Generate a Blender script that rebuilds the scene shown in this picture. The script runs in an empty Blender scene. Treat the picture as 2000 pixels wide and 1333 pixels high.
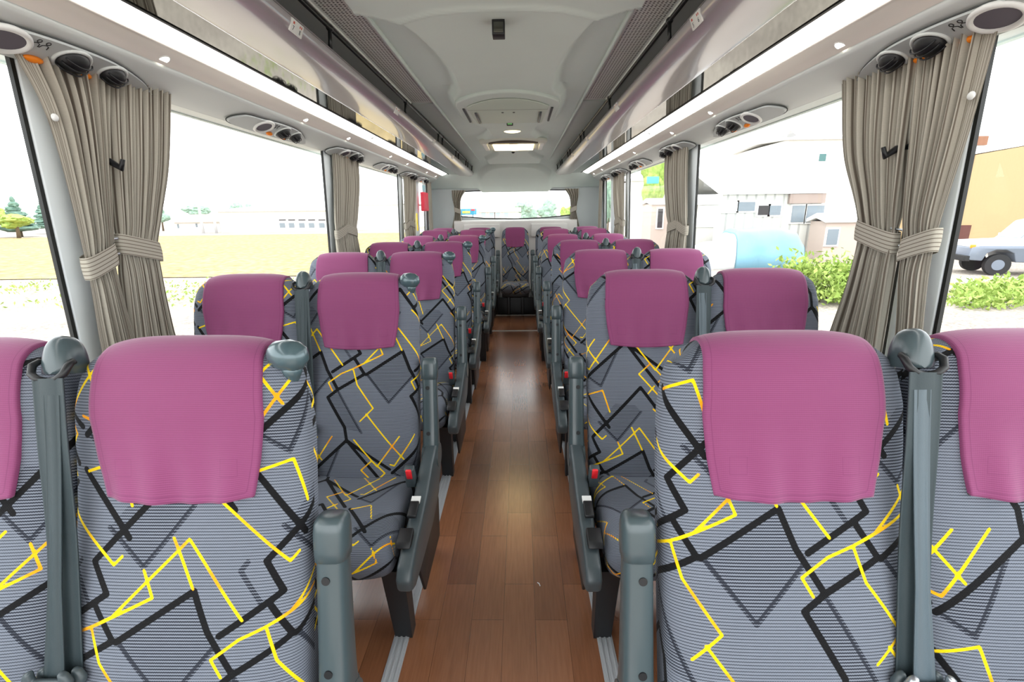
import bpy, bmesh, math, random
import numpy as np
from mathutils import Vector, Matrix, noise

# ------------------------------------------------------------------ camera, sky, exposure
SC = bpy.context.scene
COL = SC.collection
PITCH, YAW, ROLL = math.radians(15.24), math.radians(1.14), math.radians(0.79)
CAM = Vector((0.066, 0.0, 1.30))
FPX = 920.0
_F = Vector((-math.sin(YAW)*math.cos(PITCH), math.cos(YAW)*math.cos(PITCH), -math.sin(PITCH)))
_R0 = Vector((math.cos(YAW), math.sin(YAW), 0)); _U0 = _R0.cross(_F)
_R = _R0*math.cos(ROLL) - _U0*math.sin(ROLL); _U = _U0*math.cos(ROLL) + _R0*math.sin(ROLL)
cam = bpy.data.cameras.new('camera'); cam_o = bpy.data.objects.new('camera', cam); COL.objects.link(cam_o)
cam.sensor_width = 36.0; cam.lens = FPX/2000*36.0; cam.clip_start = 0.05; cam.clip_end = 600
m3 = Matrix((_R, _U, -_F)).transposed()
cam_o.matrix_world = Matrix.Translation(CAM) @ m3.to_4x4()
SC.camera = cam_o
SC.view_settings.view_transform = 'Standard'; SC.view_settings.look = 'None'
SC.view_settings.gamma = 1.0; SC.view_settings.exposure = 0.0; SC.view_settings.use_curve_mapping = False
world = bpy.data.worlds.new('sky'); SC.world = world; world.use_nodes = True
bg = world.node_tree.nodes['Background']
bg.inputs['Color'].default_value = (0.96, 0.985, 1.0, 1); bg.inputs['Strength'].default_value = 4.4
SC.cycles.max_bounces = 8; SC.cycles.diffuse_bounces = 4; SC.cycles.glossy_bounces = 4
SC.cycles.transparent_max_bounces = 12; SC.cycles.use_denoising = True
SC.cycles.caustics_reflective = False; SC.cycles.caustics_refractive = False
SC.cycles.sample_clamp_indirect = 6.0
LED_STRENGTH, LAMP_STRENGTH, SPOT_STRENGTH = 7.0, 5.0, 8.0

# ------------------------------------------------------------------ materials
def srgb(r, g, b):
    f = lambda c: (c/255/12.92) if c/255 <= 0.04045 else ((c/255+0.055)/1.055)**2.4
    return (f(r), f(g), f(b), 1.0)
class NT:
    def __init__(s, name):
        s.m = bpy.data.materials.new(name); s.m.use_nodes = True; s.t = s.m.node_tree
        s.b = s.t.nodes['Principled BSDF']; s.out = s.t.nodes['Material Output']
    def n(s, typ, **kw):
        nd = s.t.nodes.new(typ)
        for k, v in kw.items(): setattr(nd, k, v)
        return nd
    def put(s, sock, v):
        if isinstance(v, bpy.types.NodeSocket): s.t.links.new(v, sock)
        elif v is not None: sock.default_value = v
    def math(s, op, a, b=None, c=None, clamp=False):
        nd = s.n('ShaderNodeMath', operation=op, use_clamp=clamp)
        for i, v in enumerate((a, b, c)): s.put(nd.inputs[i], v)
        return nd.outputs[0]
    def mix(s, f, a, b, blend='MIX'):
        nd = s.n('ShaderNodeMix', data_type='RGBA', blend_type=blend)
        s.put(nd.inputs[0], f); s.put(nd.inputs[6], a); s.put(nd.inputs[7], b)
        return nd.outputs[2]
    def attr(s, name):
        return s.n('ShaderNodeAttribute', attribute_name=name).outputs['Fac']
    def noise(s, scale, detail=3, vec=None, out='Fac'):
        nd = s.n('ShaderNodeTexNoise'); nd.inputs['Scale'].default_value = scale; nd.inputs['Detail'].default_value = detail
        if vec is not None: s.t.links.new(vec, nd.inputs['Vector'])
        return nd.outputs[out]
    def ramp(s, f, p0, c0, p1, c1):
        nd = s.n('ShaderNodeValToRGB'); e = nd.color_ramp.elements
        e[0].position, e[0].color, e[1].position, e[1].color = p0, c0, p1, c1
        s.put(nd.inputs[0], f); return nd.outputs[0]
    def co(s, which='Object'): return s.n('ShaderNodeTexCoord').outputs[which]
    def bump(s, h, strength=0.3, dist=0.002):
        nd = s.n('ShaderNodeBump'); nd.inputs['Strength'].default_value = strength; nd.inputs['Distance'].default_value = dist
        s.t.links.new(h, nd.inputs['Height']); s.t.links.new(nd.outputs[0], s.b.inputs['Normal'])
    def base(s, col, rough=0.5, metal=0.0, spec=0.5):
        s.put(s.b.inputs['Base Color'], col); s.put(s.b.inputs['Roughness'], rough)
        s.b.inputs['Metallic'].default_value = metal; s.b.inputs['Specular IOR Level'].default_value = spec
        return s.m
def plain(name, col, rough=0.5, metal=0.0, spec=0.5, grain=0.0, gscale=400):
    t = NT(name)
    nz = t.noise(6.0, 2, t.co())
    c2 = tuple(min(1, c*1.06) for c in col[:3]) + (1,)
    t.base(t.mix(nz, col, c2), rough, metal, spec)
    if grain: t.bump(t.noise(gscale, 2, t.co()), grain, 0.001)
    return t.m
def emit(name, col, strength):
    t = NT(name); t.base(col, 0.4); t.b.inputs['Emission Color'].default_value = col
    t.b.inputs['Emission Strength'].default_value = strength; return t.m

def fabric_mat():
    t = NT('seat_fabric')
    uv = t.n('ShaderNodeUVMap', uv_map='fab').outputs[0]
    sp = t.n('ShaderNodeSeparateXYZ'); t.t.links.new(uv, sp.inputs[0])
    X, Y = sp.outputs[0], sp.outputs[1]
    wob = t.math('MULTIPLY', t.math('ABSOLUTE', t.math('SINE', t.math('MULTIPLY', X, 2*math.pi/0.0075))), 0.0007)
    rib = t.math('MULTIPLY_ADD', t.math('SINE', t.math('MULTIPLY', t.math('ADD', Y, wob), 2*math.pi/0.0050)), 0.5, 0.5)
    def band(name, half, soft=0.0007):   # 1 inside a stripe of the print
        return t.math('MULTIPLY', t.math('SUBTRACT', half, t.attr(name)), 1/soft, clamp=True)
    zone = t.math('MULTIPLY', t.math('SUBTRACT', 0.0005, t.attr('zn')), 1/0.001, clamp=True)
    hat = band('dH', 0.0045)
    thr = t.math('SUBTRACT', t.math('SUBTRACT', 0.74, t.math('MULTIPLY', zone, 0.26)), t.math('MULTIPLY', hat, 0.62))
    dark = t.math('MULTIPLY', t.math('SUBTRACT', rib, thr), 4.0, clamp=True)
    nz = t.noise(5.0, 2, uv)
    light = t.mix(nz, srgb(112, 119, 131), srgb(120, 127, 139))
    c = t.mix(dark, light, srgb(34, 38, 48))
    c = t.mix(band('dB', 0.0057), c, srgb(7, 8, 11))
    yel = t.mix(t.ramp(t.noise(14.0, 1, uv), 0.5, (0, 0, 0, 1), 0.62, (1, 1, 1, 1)), srgb(244, 208, 8), srgb(242, 160, 18))
    c = t.mix(band('dY', 0.0029), c, yel)
    t.bump(rib, 0.45, 0.0012)
    t.base(c, 0.85, 0, 0.25)
    t.b.inputs['Sheen Weight'].default_value = 0.04
    return t.m
def cover_mat():
    t = NT('cover_fabric')
    uv = t.n('ShaderNodeUVMap', uv_map='fab').outputs[0]
    sp = t.n('ShaderNodeSeparateXYZ'); t.t.links.new(uv, sp.inputs[0])
    rib = t.math('MULTIPLY_ADD', t.math('SINE', t.math('MULTIPLY', sp.outputs[1], 2*math.pi/0.0034)), 0.5, 0.5)
    fine = t.math('MULTIPLY_ADD', t.math('SINE', t.math('MULTIPLY', sp.outputs[0], 2*math.pi/0.0028)), 0.5, 0.5)
    h = t.math('ADD', rib, t.math('MULTIPLY', fine, 0.4))
    edge = t.attr('edge')
    st = t.math('LESS_THAN', t.math('ABSOLUTE', t.math('SUBTRACT', edge, 0.011)), 0.0008)
    c = t.mix(rib, srgb(122, 54, 96), srgb(138, 66, 109))
    qx = t.math('ABSOLUTE', t.math('SUBTRACT', t.math('ABSOLUTE', sp.outputs[0]), 0.088)); qy = t.math('ABSOLUTE', t.math('SUBTRACT', sp.outputs[1], 0.058))
    sq = t.math('LESS_THAN', t.math('ABSOLUTE', t.math('SUBTRACT', t.math('MAXIMUM', qx, t.math('MULTIPLY', qy, 0.85)), 0.0135)), 0.0006)
    st = t.math('MAXIMUM', st, t.math('MULTIPLY', sq, 0.6))
    c = t.mix(t.math('MULTIPLY', st, 0.6), c, srgb(112, 44, 88))
    t.bump(h, 0.25, 0.0007)
    t.base(c, 0.7, 0, 0.3); t.b.inputs['Sheen Weight'].default_value = 0.2
    return t.m
def wood_mat():
    t = NT('floor_planks')
    mp = t.n('ShaderNodeMapping'); t.t.links.new(t.co(), mp.inputs[0]); mp.inputs['Rotation'].default_value = (0, 0, math.pi/2)
    br = t.n('ShaderNodeTexBrick', offset=0.37); t.t.links.new(mp.outputs[0], br.inputs['Vector'])
    br.inputs['Scale'].default_value = 1.0; br.inputs['Brick Width'].default_value = 0.42; br.inputs['Row Height'].default_value = 0.105
    br.inputs['Mortar Size'].default_value = 0.0006; br.inputs['Bias'].default_value = 0.0
    br.inputs['Color1'].default_value = srgb(136, 88, 60); br.inputs['Color2'].default_value = srgb(164, 110, 77)
    br.inputs['Mortar'].default_value = srgb(92, 54, 34)
    mp2 = t.n('ShaderNodeMapping'); t.t.links.new(t.co(), mp2.inputs[0]); mp2.inputs['Scale'].default_value = (60, 4, 1)
    gr = t.noise(2.2, 5, mp2.outputs[0])
    c = t.mix(t.ramp(gr, 0.35, (0, 0, 0, 1), 0.75, (1, 1, 1, 1)), br.outputs['Color'], t.mix(1.0, br.outputs['Color'], (0.80, 0.77, 0.74, 1), 'MULTIPLY'))
    t.base(c, t.math('MULTIPLY_ADD', gr, 0.10, 0.20), 0, 0.9)
    t.bump(gr, 0.04, 0.001)
    t.b.inputs['Coat Weight'].default_value = 0.8; t.b.inputs['Coat Roughness'].default_value = 0.22; t.b.inputs['Coat IOR'].default_value = 1.55
    return t.m
def glass_mat():
    t = NT('window_glass')
    tr = t.n('ShaderNodeBsdfTransparent'); gl = t.n('ShaderNodeBsdfGlossy'); gl.inputs['Roughness'].default_value = 0.01
    tr.inputs['Color'].default_value = (0.97, 0.985, 0.98, 1)
    lw = t.n('ShaderNodeLayerWeight'); lw.inputs['Blend'].default_value = 0.5
    p5 = t.math('POWER', lw.outputs['Facing'], 5.0); fac = t.math('MULTIPLY_ADD', p5, 0.30, 0.025)
    mx = t.n('ShaderNodeMixShader')
    t.t.links.new(fac, mx.inputs[0]); t.t.links.new(tr.outputs[0], mx.inputs[1]); t.t.links.new(gl.outputs[0], mx.inputs[2])
    t.t.links.new(mx.outputs[0], t.out.inputs[0]); return t.m
def curtain_mat():
    t = NT('curtain_cloth')
    uv = t.n('ShaderNodeUVMap', uv_map='fab').outputs[0]
    sp = t.n('ShaderNodeSeparateXYZ'); t.t.links.new(uv, sp.inputs[0])
    w = t.math('MULTIPLY_ADD', t.math('SINE', t.math('MULTIPLY', sp.outputs[0], 2*math.pi/0.011)), 0.5, 0.5)
    st = t.math('MULTIPLY', t.math('SUBTRACT', w, 0.8), 6.0, clamp=True)
    wv = t.noise(300, 2, uv)
    c = t.mix(st, t.mix(wv, srgb(172, 167, 155), srgb(186, 181, 168)), srgb(112, 103, 93))
    t.base(c, 0.9, 0, 0.15)
    t.b.inputs['Transmission Weight'].default_value = 0.0
    return t.m
def ground_mat(name, cols, scale):
    t = NT(name); co = t.co()
    a = t.ramp(t.noise(scale, 6, co), 0.38, cols[0], 0.62, cols[1])
    b = t.ramp(t.noise(scale*24, 5, co), 0.38, (0.55, 0.55, 0.55, 1), 0.62, (1.05, 1.05, 1.05, 1))
    t.base(t.mix(1.0, a, b, 'MULTIPLY'), 0.95, 0, 0.1); return t.m
def leaf_mat(name, c0, c1):
    t = NT(name)
    t.base(t.ramp(t.noise(3.5, 4, t.co()), 0.35, c0, 0.65, c1), 0.7, 0, 0.2); return t.m

MAT = dict(
    fabric=fabric_mat(), cover=cover_mat(), wood=wood_mat(), glass=glass_mat(), curtain=curtain_mat(),
    plastic=plain('grey_plastic', srgb(64, 77, 81), 0.28, 0, 0.6, 0.05, 900),
    knob=plain('satin_grey_plastic', srgb(74, 94, 100), 0.22, 0.2, 0.7),
    plastic_dark=plain('dark_plastic', srgb(66, 76, 80), 0.38, 0, 0.55),
    black=plain('black_plastic', srgb(20, 22, 25), 0.45),
    rubber=plain('black_rubber', srgb(14, 17, 16), 0.5),
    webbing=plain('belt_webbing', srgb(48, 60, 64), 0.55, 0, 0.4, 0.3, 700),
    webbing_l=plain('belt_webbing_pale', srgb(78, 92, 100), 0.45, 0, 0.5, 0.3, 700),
    steel=plain('brushed_steel', srgb(190, 195, 200), 0.3, 0.9),
    alu=plain('aluminium_track', srgb(196, 200, 204), 0.4, 0.25),
    red=plain('red_button', srgb(235, 40, 50), 0.35),
    white=plain('white_plastic', srgb(232, 234, 232), 0.5),
    panel=plain('pale_grey_panel', srgb(232, 240, 243), 0.55, 0, 0.4),
    header=plain('header_panel', srgb(216, 222, 220), 0.45, 0, 0.5),
    cove=plain('cove_panel', srgb(232, 226, 218), 0.4, 0, 0.5),
    ceil=plain('ceiling_panel', srgb(214, 226, 221), 0.6, 0, 0.4),
    rack=plain('rack_paint', srgb(172, 166, 170), 0.28, 0.12, 0.6),
    rack_in=plain('rack_inside', srgb(190, 194, 192), 0.7),
    mirror=plain('smoked_mirror', srgb(100, 100, 94), 0.05, 1.0),
    grille=plain('grille_plastic', srgb(238, 242, 238), 0.5),
    orange=plain('orange_button', srgb(255, 140, 20), 0.35),
    rail=plain('black_rail', srgb(22, 26, 26), 0.35),
    carpet=plain('grey_carpet', srgb(120, 118, 122), 0.95, 0, 0.1, 0.5, 500),
    rearpad=plain('pale_padding', srgb(214, 212, 208), 0.7),
    led=emit('led_diffuser', (1.0, 0.985, 0.96, 1), LED_STRENGTH),
    lampglow=emit('warm_lamp', (1.0, 0.80, 0.42, 1), LAMP_STRENGTH),
    spot=emit('spot_lens', (1.0, 0.96, 0.88, 1), SPOT_STRENGTH),
    seam=plain('dark_seam', srgb(70, 74, 74), 0.6),
)

MAT['rack'].node_tree.nodes['Principled BSDF'].inputs['Coat Weight'].default_value = 0.6
MAT['rack'].node_tree.nodes['Principled BSDF'].inputs['Coat Roughness'].default_value = 0.10
# ------------------------------------------------------------------ object helpers
def tag(o, label=None, cat=None, group=None, kind=None):
    if label: o['label'] = label
    if cat: o['category'] = cat
    if group: o['group'] = group
    if kind: o['kind'] = kind
    return o
def mesh(name, vs, fs, smooth=True):
    me = bpy.data.meshes.new(name); me.from_pydata([tuple(map(float, v)) for v in vs], [], fs); me.update()
    if smooth: me.polygons.foreach_set('use_smooth', [True]*len(me.polygons))
    return me
def obj(name, me, mat=None, parent=None, loc=(0, 0, 0), rot=(0, 0, 0)):
    if mat is not None and len(me.materials) == 0: me.materials.append(mat)
    o = bpy.data.objects.new(name, me); COL.objects.link(o); o.location = loc; o.rotation_euler = rot
    if parent is not None: o.parent = parent
    return o
def thing(name, label, cat, loc=(0, 0, 0), rz=0.0, group=None):
    o = bpy.data.objects.new(name, None); COL.objects.link(o); o.location = loc; o.rotation_euler = (0, 0, rz)
    o.empty_display_size = 0.1
    return tag(o, label, cat, group)
class MB:
    """collects shapes for one mesh"""
    def __init__(s): s.v, s.f, s.sm = [], [], []
    def add(s, vs, fs, smooth=False):
        n = len(s.v); s.v += [tuple(map(float, v)) for v in vs]; s.f += [tuple(i+n for i in f) for f in fs]; s.sm += [smooth]*len(fs); return s
    def box(s, lo, hi, b=0.0):
        (x0, y0, z0), (x1, y1, z1) = lo, hi
        if b <= 0:
            vs = [(x, y, z) for x in (x0, x1) for y in (y0, y1) for z in (z0, z1)]
            return s.add(vs, [(0, 1, 3, 2), (4, 6, 7, 5), (0, 4, 5, 1), (2, 3, 7, 6), (0, 2, 6, 4), (1, 5, 7, 3)])
        bm = bmesh.new(); bmesh.ops.create_cube(bm, size=1)
        for v in bm.verts: v.co = Vector((x0+(v.co.x+.5)*(x1-x0), y0+(v.co.y+.5)*(y1-y0), z0+(v.co.z+.5)*(z1-z0)))
        bmesh.ops.bevel(bm, geom=list(bm.edges), offset=b, segments=3, profile=0.5, affect='EDGES')
        bm.verts.index_update(); s.add([v.co for v in bm.verts], [[v.index for v in f.verts] for f in bm.faces], True); bm.free(); return s
    def prism(s, poly, axis, a0, a1, b=0.0, seg=3):
        """poly (u,v) extruded along axis 0/1/2 from a0 to a1, bevelled"""
        bm = bmesh.new()
        def P(u, v, a): return {0: (a, u, v), 1: (u, a, v), 2: (u, v, a)}[axis]
        lo = [bm.verts.new(P(u, v, a0)) for u, v in poly]; hi = [bm.verts.new(P(u, v, a1)) for u, v in poly]
        n = len(poly); bm.faces.new(lo); bm.faces.new(hi[::-1])
        for i in range(n): bm.faces.new((lo[i], hi[i], hi[(i+1) % n], lo[(i+1) % n]))
        bmesh.ops.recalc_face_normals(bm, faces=list(bm.faces))
        if b > 0: bmesh.ops.bevel(bm, geom=list(bm.edges), offset=b, segments=seg, profile=0.5, affect='EDGES')
        bm.verts.index_update(); s.add([v.co for v in bm.verts], [[v.index for v in f.verts] for f in bm.faces], b > 0); bm.free(); return s
    def tube(s, pts, rad, n=12, flat=1.0, up=(0, 0, 1), caps=True):
        pts = [Vector(p) for p in pts]; k = len(pts); rad = rad if hasattr(rad, '__len__') else [rad]*k
        rings = []
        for i, p in enumerate(pts):
            d = (pts[min(i+1, k-1)]-pts[max(i-1, 0)]).normalized(); u = Vector(up)
            if abs(d.dot(u)) > 0.95: u = Vector((1, 0, 0)) if abs(d.x) < 0.9 else Vector((0, 1, 0))
            a = d.cross(u).normalized(); b = a.cross(d)
            rings.append([p+(a*math.cos(2*math.pi*j/n)+b*math.sin(2*math.pi*j/n)*flat)*rad[i] for j in range(n)])
        fs = [(i*n+j, i*n+(j+1) % n, (i+1)*n+(j+1) % n, (i+1)*n+j) for i in range(k-1) for j in range(n)]
        if caps: fs += [tuple(range(n-1, -1, -1)), tuple((k-1)*n+j for j in range(n))]
        return s.add([v for r in rings for v in r], fs, True)
    def ell(s, c, r, nu=20, nv=12, p=1.0):
        vs, fs = [], []
        for i in range(nv+1):
            th = math.pi*i/nv
            for j in range(nu):
                ph = 2*math.pi*j/nu
                q = [math.sin(th)*math.cos(ph), math.sin(th)*math.sin(ph), math.cos(th)]
                q = [math.copysign(abs(t)**p, t) for t in q]
                vs.append([c[a]+r[a]*q[a] for a in range(3)])
        fs = [(i*nu+j, (i+1)*nu+j, (i+1)*nu+(j+1) % nu, i*nu+(j+1) % nu) for i in range(nv) for j in range(nu)]
        return s.add(vs, fs, True)
    def disc(s, c, nrm, r, h, n=24, tan=None, ry=None):
        """short cylinder (ellipse r x ry) at c along nrm"""
        nrm = Vector(nrm).normalized(); t = Vector(tan) if tan else (Vector((0, 1, 0)) if abs(nrm.y) < .9 else Vector((1, 0, 0)))
        t = (t-nrm*t.dot(nrm)).normalized(); w = nrm.cross(t); ry = ry or r; c = Vector(c)
        a = [c+t*math.cos(2*math.pi*j/n)*r+w*math.sin(2*math.pi*j/n)*ry for j in range(n)]
        b = [p+nrm*h for p in a]
        return s.add(a+b, [tuple(range(n-1, -1, -1)), tuple(range(n, 2*n))]+[(j, (j+1) % n, n+(j+1) % n, n+j) for j in range(n)])
    def ring(s, c, nrm, R, r, n=32, m=8, tan=None, ry=None):
        nrm = Vector(nrm).normalized(); t = Vector(tan) if tan else (Vector((0, 1, 0)) if abs(nrm.y) < .9 else Vector((1, 0, 0)))
        t = (t-nrm*t.dot(nrm)).normalized(); w = nrm.cross(t); ry = ry or R; c = Vector(c); vs = []
        for j in range(n):
            a = 2*math.pi*j/n; p = c+t*math.cos(a)*R+w*math.sin(a)*ry; o = (t*math.cos(a)+w*math.sin(a)).normalized()
            vs += [p+(o*math.cos(2*math.pi*k/m)+nrm*math.sin(2*math.pi*k/m))*r for k in range(m)]
        return s.add(vs, [(j*m+k, j*m+(k+1) % m, ((j+1) % n)*m+(k+1) % m, ((j+1) % n)*m+k) for j in range(n) for k in range(m)], True)
    def me(s, name):
        me = bpy.data.meshes.new(name); me.from_pydata(s.v, [], s.f); me.update()
        me.polygons.foreach_set('use_smooth', s.sm)
        bm = bmesh.new(); bm.from_mesh(me); bmesh.ops.recalc_face_normals(bm, faces=list(bm.faces)); bm.to_mesh(me); bm.free()
        return me
    def build(s, name, mat, parent=None, **kw): return obj(name, s.me(name), mat, parent, **kw)
def struct(name, mb, mat, parent=None):
    o = mb.build(name, mat, parent) if isinstance(mb, MB) else obj(name, mb, mat, parent)
    o['kind'] = 'structure'; return o
def grid_mesh(name, P, uv=None, attrs=None, closed_u=False):
    """P (n,m,3) array -> smooth quad grid"""
    n, m = P.shape[:2]
    idx = np.arange(n*m).reshape(n, m)
    a, b = idx[:-1, :-1], idx[1:, :-1]; c, d = idx[1:, 1:], idx[:-1, 1:]
    F = np.stack([a, b, c, d], -1).reshape(-1, 4)
    if closed_u:
        F = np.concatenate([F, np.stack([idx[:-1, -1], idx[1:, -1], idx[1:, 0], idx[:-1, 0]], -1).reshape(-1, 4)])
    me = bpy.data.meshes.new(name)
    me.from_pydata(P.reshape(-1, 3).tolist(), [], F.tolist()); me.update()
    me.polygons.foreach_set('use_smooth', np.ones(len(me.polygons), bool))
    if uv is not None:
        L = np.empty(len(me.loops), np.int32); me.loops.foreach_get('vertex_index', L)
        l = me.uv_layers.new(name='fab'); l.data.foreach_set('uv', uv.reshape(-1, 2)[L].astype(np.float32).ravel())
    for k, v in (attrs or {}).items():
        me.attributes.new(k, 'FLOAT', 'POINT').data.foreach_set('value', v.astype(np.float32).ravel())
    return me
def text_mesh(s, size, mat, parent, matrix, name='lettering', align='CENTER'):
    cu = bpy.data.curves.new(name, 'FONT'); cu.body = s; cu.size = size; cu.align_x = align; cu.align_y = 'CENTER'; cu.extrude = 0.0002
    t = bpy.data.objects.new(name, cu); COL.objects.link(t)
    dg = bpy.context.evaluated_depsgraph_get(); me = bpy.data.meshes.new_from_object(t.evaluated_get(dg))
    bpy.data.objects.remove(t); bpy.data.curves.remove(cu)
    o = obj(name, me, mat, parent); o.matrix_local = matrix; return o

# ------------------------------------------------------------------ the printed seat cloth (metres; one repeat 0.285 x 0.688, half drop)
PW, PH, PS = 0.288, 0.682, 0.150
PB = [[(.089,.245),(.113,.292),(.009,.352)],[(.093,.312),(.120,.358)],
      [(-.161,.362),(-.028,.286),(-.009,.346),(.025,.41)],      [(.122,.360),(.025,.41),(-.012,.435),(.039,.532),(.074,.603)],[(-.063,.725),(.074,.603),(.217,.711)],
      [(.074,.603),(.200,.775)],[(-.048,.934),(.121,.759),(.187,.85)],[(-.07,.784),(.012,.895)],[(.168,.826),(.193,.807)]]
PY = [[(-.205,.342),(-.166,.325),(-.034,.21),(.047,.33)],[(-.06,.208),(-.03,.283)],[(-.111,.256),(-.097,.296),(-.195,.338)],
      [(-.205,.342),(-.194,.395),(-.144,.471),(-.194,.513)],[(-.17,.489),(-.02,.675)],[(.083,.342),(.04,.358),(-.007,.387),(.006,.414)],
      [(.02,.150),(.125,.249),(.14,.236)],
      [(-.068,.693),(-.054,.698),(.023,.589)],[(.099,.601),(.174,.700),(.256,.592)],
      [(.19,.797),(.117,.713),(.157,.678),(.2,.725),(.183,.741)],[(.169,.754),(.146,.78)],[(-.065,.787),(-.008,.769),(.015,.843)]]
PHT = [[(-.157,.362),(-.089,.454),(.001,.367)],[(.027,.416),(.095,.55)],[(.06,.245),(.048,.258),(.078,.307)],
       [(-.169,.193),(-.112,.252),(-.022,.158)],[(-.058,.725),(-.013,.755),(.048,.628)]]
PZ = [[(-.161,.362),(-.028,.286),(.004,.366),(-.089,.454)],[(-.012,.435),(.025,.41),(.095,.55),(.04,.535)],
      [(-.169,.193),(-.107,.133),(-.04,.137),(-.022,.158),(-.112,.252)],[(-.058,.725),(.074,.603),(.048,.628),(-.013,.755)]]
def _fit(pls):
    return [[(x+.098*y-.022, 1.065*y-.020) if y < .56 else (x+.001, y-.011) for x, y in pl] for pl in pls]
PB, PY, PHT, PZ = _fit(PB), _fit(PY), _fit(PHT), _fit(PZ)
def _copies(bb):
    x0, x1, y0, y1 = bb; out = []
    for j in range(-4, 5):
        for i in range(-6, 7):
            dx, dy = i*PW+j*PS, j*PH
            if dx+.26 > x0 and dx-.22 < x1 and dy+.93 > y0 and dy+.12 < y1: out.append((dx, dy))
    return out
def _segd(p, segs):
    best = np.full(len(p), 0.06, np.float32)
    for (ax, ay), (bx, by) in segs:
        dx, dy = bx-ax, by-ay; L2 = dx*dx+dy*dy+1e-12
        t = np.clip(((p[:, 0]-ax)*dx+(p[:, 1]-ay)*dy)/L2, 0, 1)
        d = np.hypot(p[:, 0]-ax-t*dx, p[:, 1]-ay-t*dy); np.minimum(best, d, out=best)
    return best
def print_attrs(XY, off):
    """distance of every cloth point to the black, yellow and hatched stripes of the print"""
    p = (XY.reshape(-1, 2)+np.array(off)).astype(np.float32)
    bb = (p[:, 0].min(), p[:, 0].max(), p[:, 1].min(), p[:, 1].max()); cp = _copies(bb)
    def segs(pls):
        r = []
        for dx, dy in cp:
            for pl in pls:
                for a, b in zip(pl, pl[1:]):
                    s = ((a[0]+dx, a[1]+dy), (b[0]+dx, b[1]+dy))
                    if max(s[0][0], s[1][0]) > bb[0]-.02 and min(s[0][0], s[1][0]) < bb[1]+.02 and max(s[0][1], s[1][1]) > bb[2]-.02 and min(s[0][1], s[1][1]) < bb[3]+.02: r.append(s)
        return r
    zn = np.full(len(p), 0.05, np.float32)
    for dx, dy in cp:
        for pl in PZ:
            q = [(x+dx, y+dy) for x, y in pl]
            d = _segd(p, list(zip(q, q[1:]+q[:1]))); ins = np.zeros(len(p), bool)
            for (ax, ay), (bx, by) in zip(q, q[1:]+q[:1]):
                if ay != by: ins ^= ((ay > p[:, 1]) != (by > p[:, 1])) & (p[:, 0] < (bx-ax)*(p[:, 1]-ay)/(by-ay)+ax)
            zn = np.minimum(zn, np.where(ins, -d, d))
    return dict(dB=_segd(p, segs(PB)), dY=_segd(p, segs(PY)), dH=_segd(p, segs(PHT)), zn=zn)

# ------------------------------------------------------------------ seats
RA = math.radians(14.5); ES = np.array([0, math.sin(RA), math.cos(RA)]); EN = np.array([0, -math.cos(RA), math.sin(RA)]); CREASE = np.array([0, 0, .43])
def catmull(pts, per=24):
    P = np.array(pts, float); P = np.vstack([2*P[0]-P[1], P, 2*P[-1]-P[-2]]); out = []
    for i in range(1, len(P)-2):
        for t in np.linspace(0, 1, per, endpoint=False):
            a, b, c, d = P[i-1:i+3]
            out.append(.5*((2*b)+(-a+c)*t+(2*a-5*b+4*c-d)*t*t+(-a+3*b-3*c+d)*t**3))
    out.append(P[-2]); return np.array(out)
def resample(C, step):
    d = np.r_[0, np.cumsum(np.linalg.norm(np.diff(C, axis=0), axis=1))]
    n = max(2, int(d[-1]/step)); t = np.linspace(0, d[-1], n)
    return np.stack([np.interp(t, d, C[:, k]) for k in range(C.shape[1])], 1), t
BACK_PROFILE = [(-.10,-.01),(0,.006),(.12,.024),(.25,.022),(.38,.006),(.48,.000),(.56,.004),(.63,.010),(.685,.004),(.712,-.006),(.732,-.026),(.740,-.052),(.730,-.078),(.70,-.096),(.6,-.10),(.4,-.105),(.2,-.115),(0,-.12),(-.1,-.11)]
BACK_PROFILE = [(a*.946, b) for a, b in BACK_PROFILE]
WT = ([-.1, 0, .2, .35, .45, .52, .58, .63, .66, .685, .70], [.193, .196, .199, .2015, .2018, .2018, .199, .190, .180, .168, .160])
def pillow(C2, mid, w, n_exp, step, to3, fineX=None):
    """closed cushion: profile C2 (k,2) swept across the width with superellipse edges"""
    ph = np.linspace(0, np.pi, 401); c, s = np.cos(ph), np.sin(ph)
    cx = np.sign(c)*np.abs(c)**(2/n_exp); ex = np.abs(s)**(2/n_exp)
    # even spacing along a mean section
    d = np.r_[0, np.cumsum(np.hypot(np.diff(cx)*w.mean(), np.diff(ex)*.06))]
    n = int(d[-1]/step); t = np.linspace(0, d[-1], n); cx = np.interp(t, d, cx); ex = np.interp(t, d, ex)
    q = mid[:, None, :]+(C2-mid)[:, None, :]*ex[None, :, None]
    X = w[:, None]*cx[None, :]
    P = to3(X, q[..., 0], q[..., 1])
    dx = np.linalg.norm(np.diff(P, axis=1), axis=2); A = np.concatenate([np.zeros((len(P), 1)), np.cumsum(dx, 1)], 1)
    A = -(A-A[:, [n//2]])     # arc length from the middle; x falls along the sweep
    return P, A
def back_surface(step):
    C2, arc = resample(catmull(BACK_PROFILE), step)
    top = arc[np.argmax(C2[:, 0])]
    mid = np.stack([np.minimum(C2[:, 0], .648), np.full(len(C2), -.05)], 1)
    w = np.interp(C2[:, 0], *WT)
    def to3(X, s, o): return CREASE+s[..., None]*ES+o[..., None]*EN+X[..., None]*np.array([1, 0, 0])
    P, A = pillow(C2, mid, w, 3.4, step, to3)
    V = (top-.028-arc)   # fabric coordinate below the top seam
    return P, A, V, C2
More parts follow.
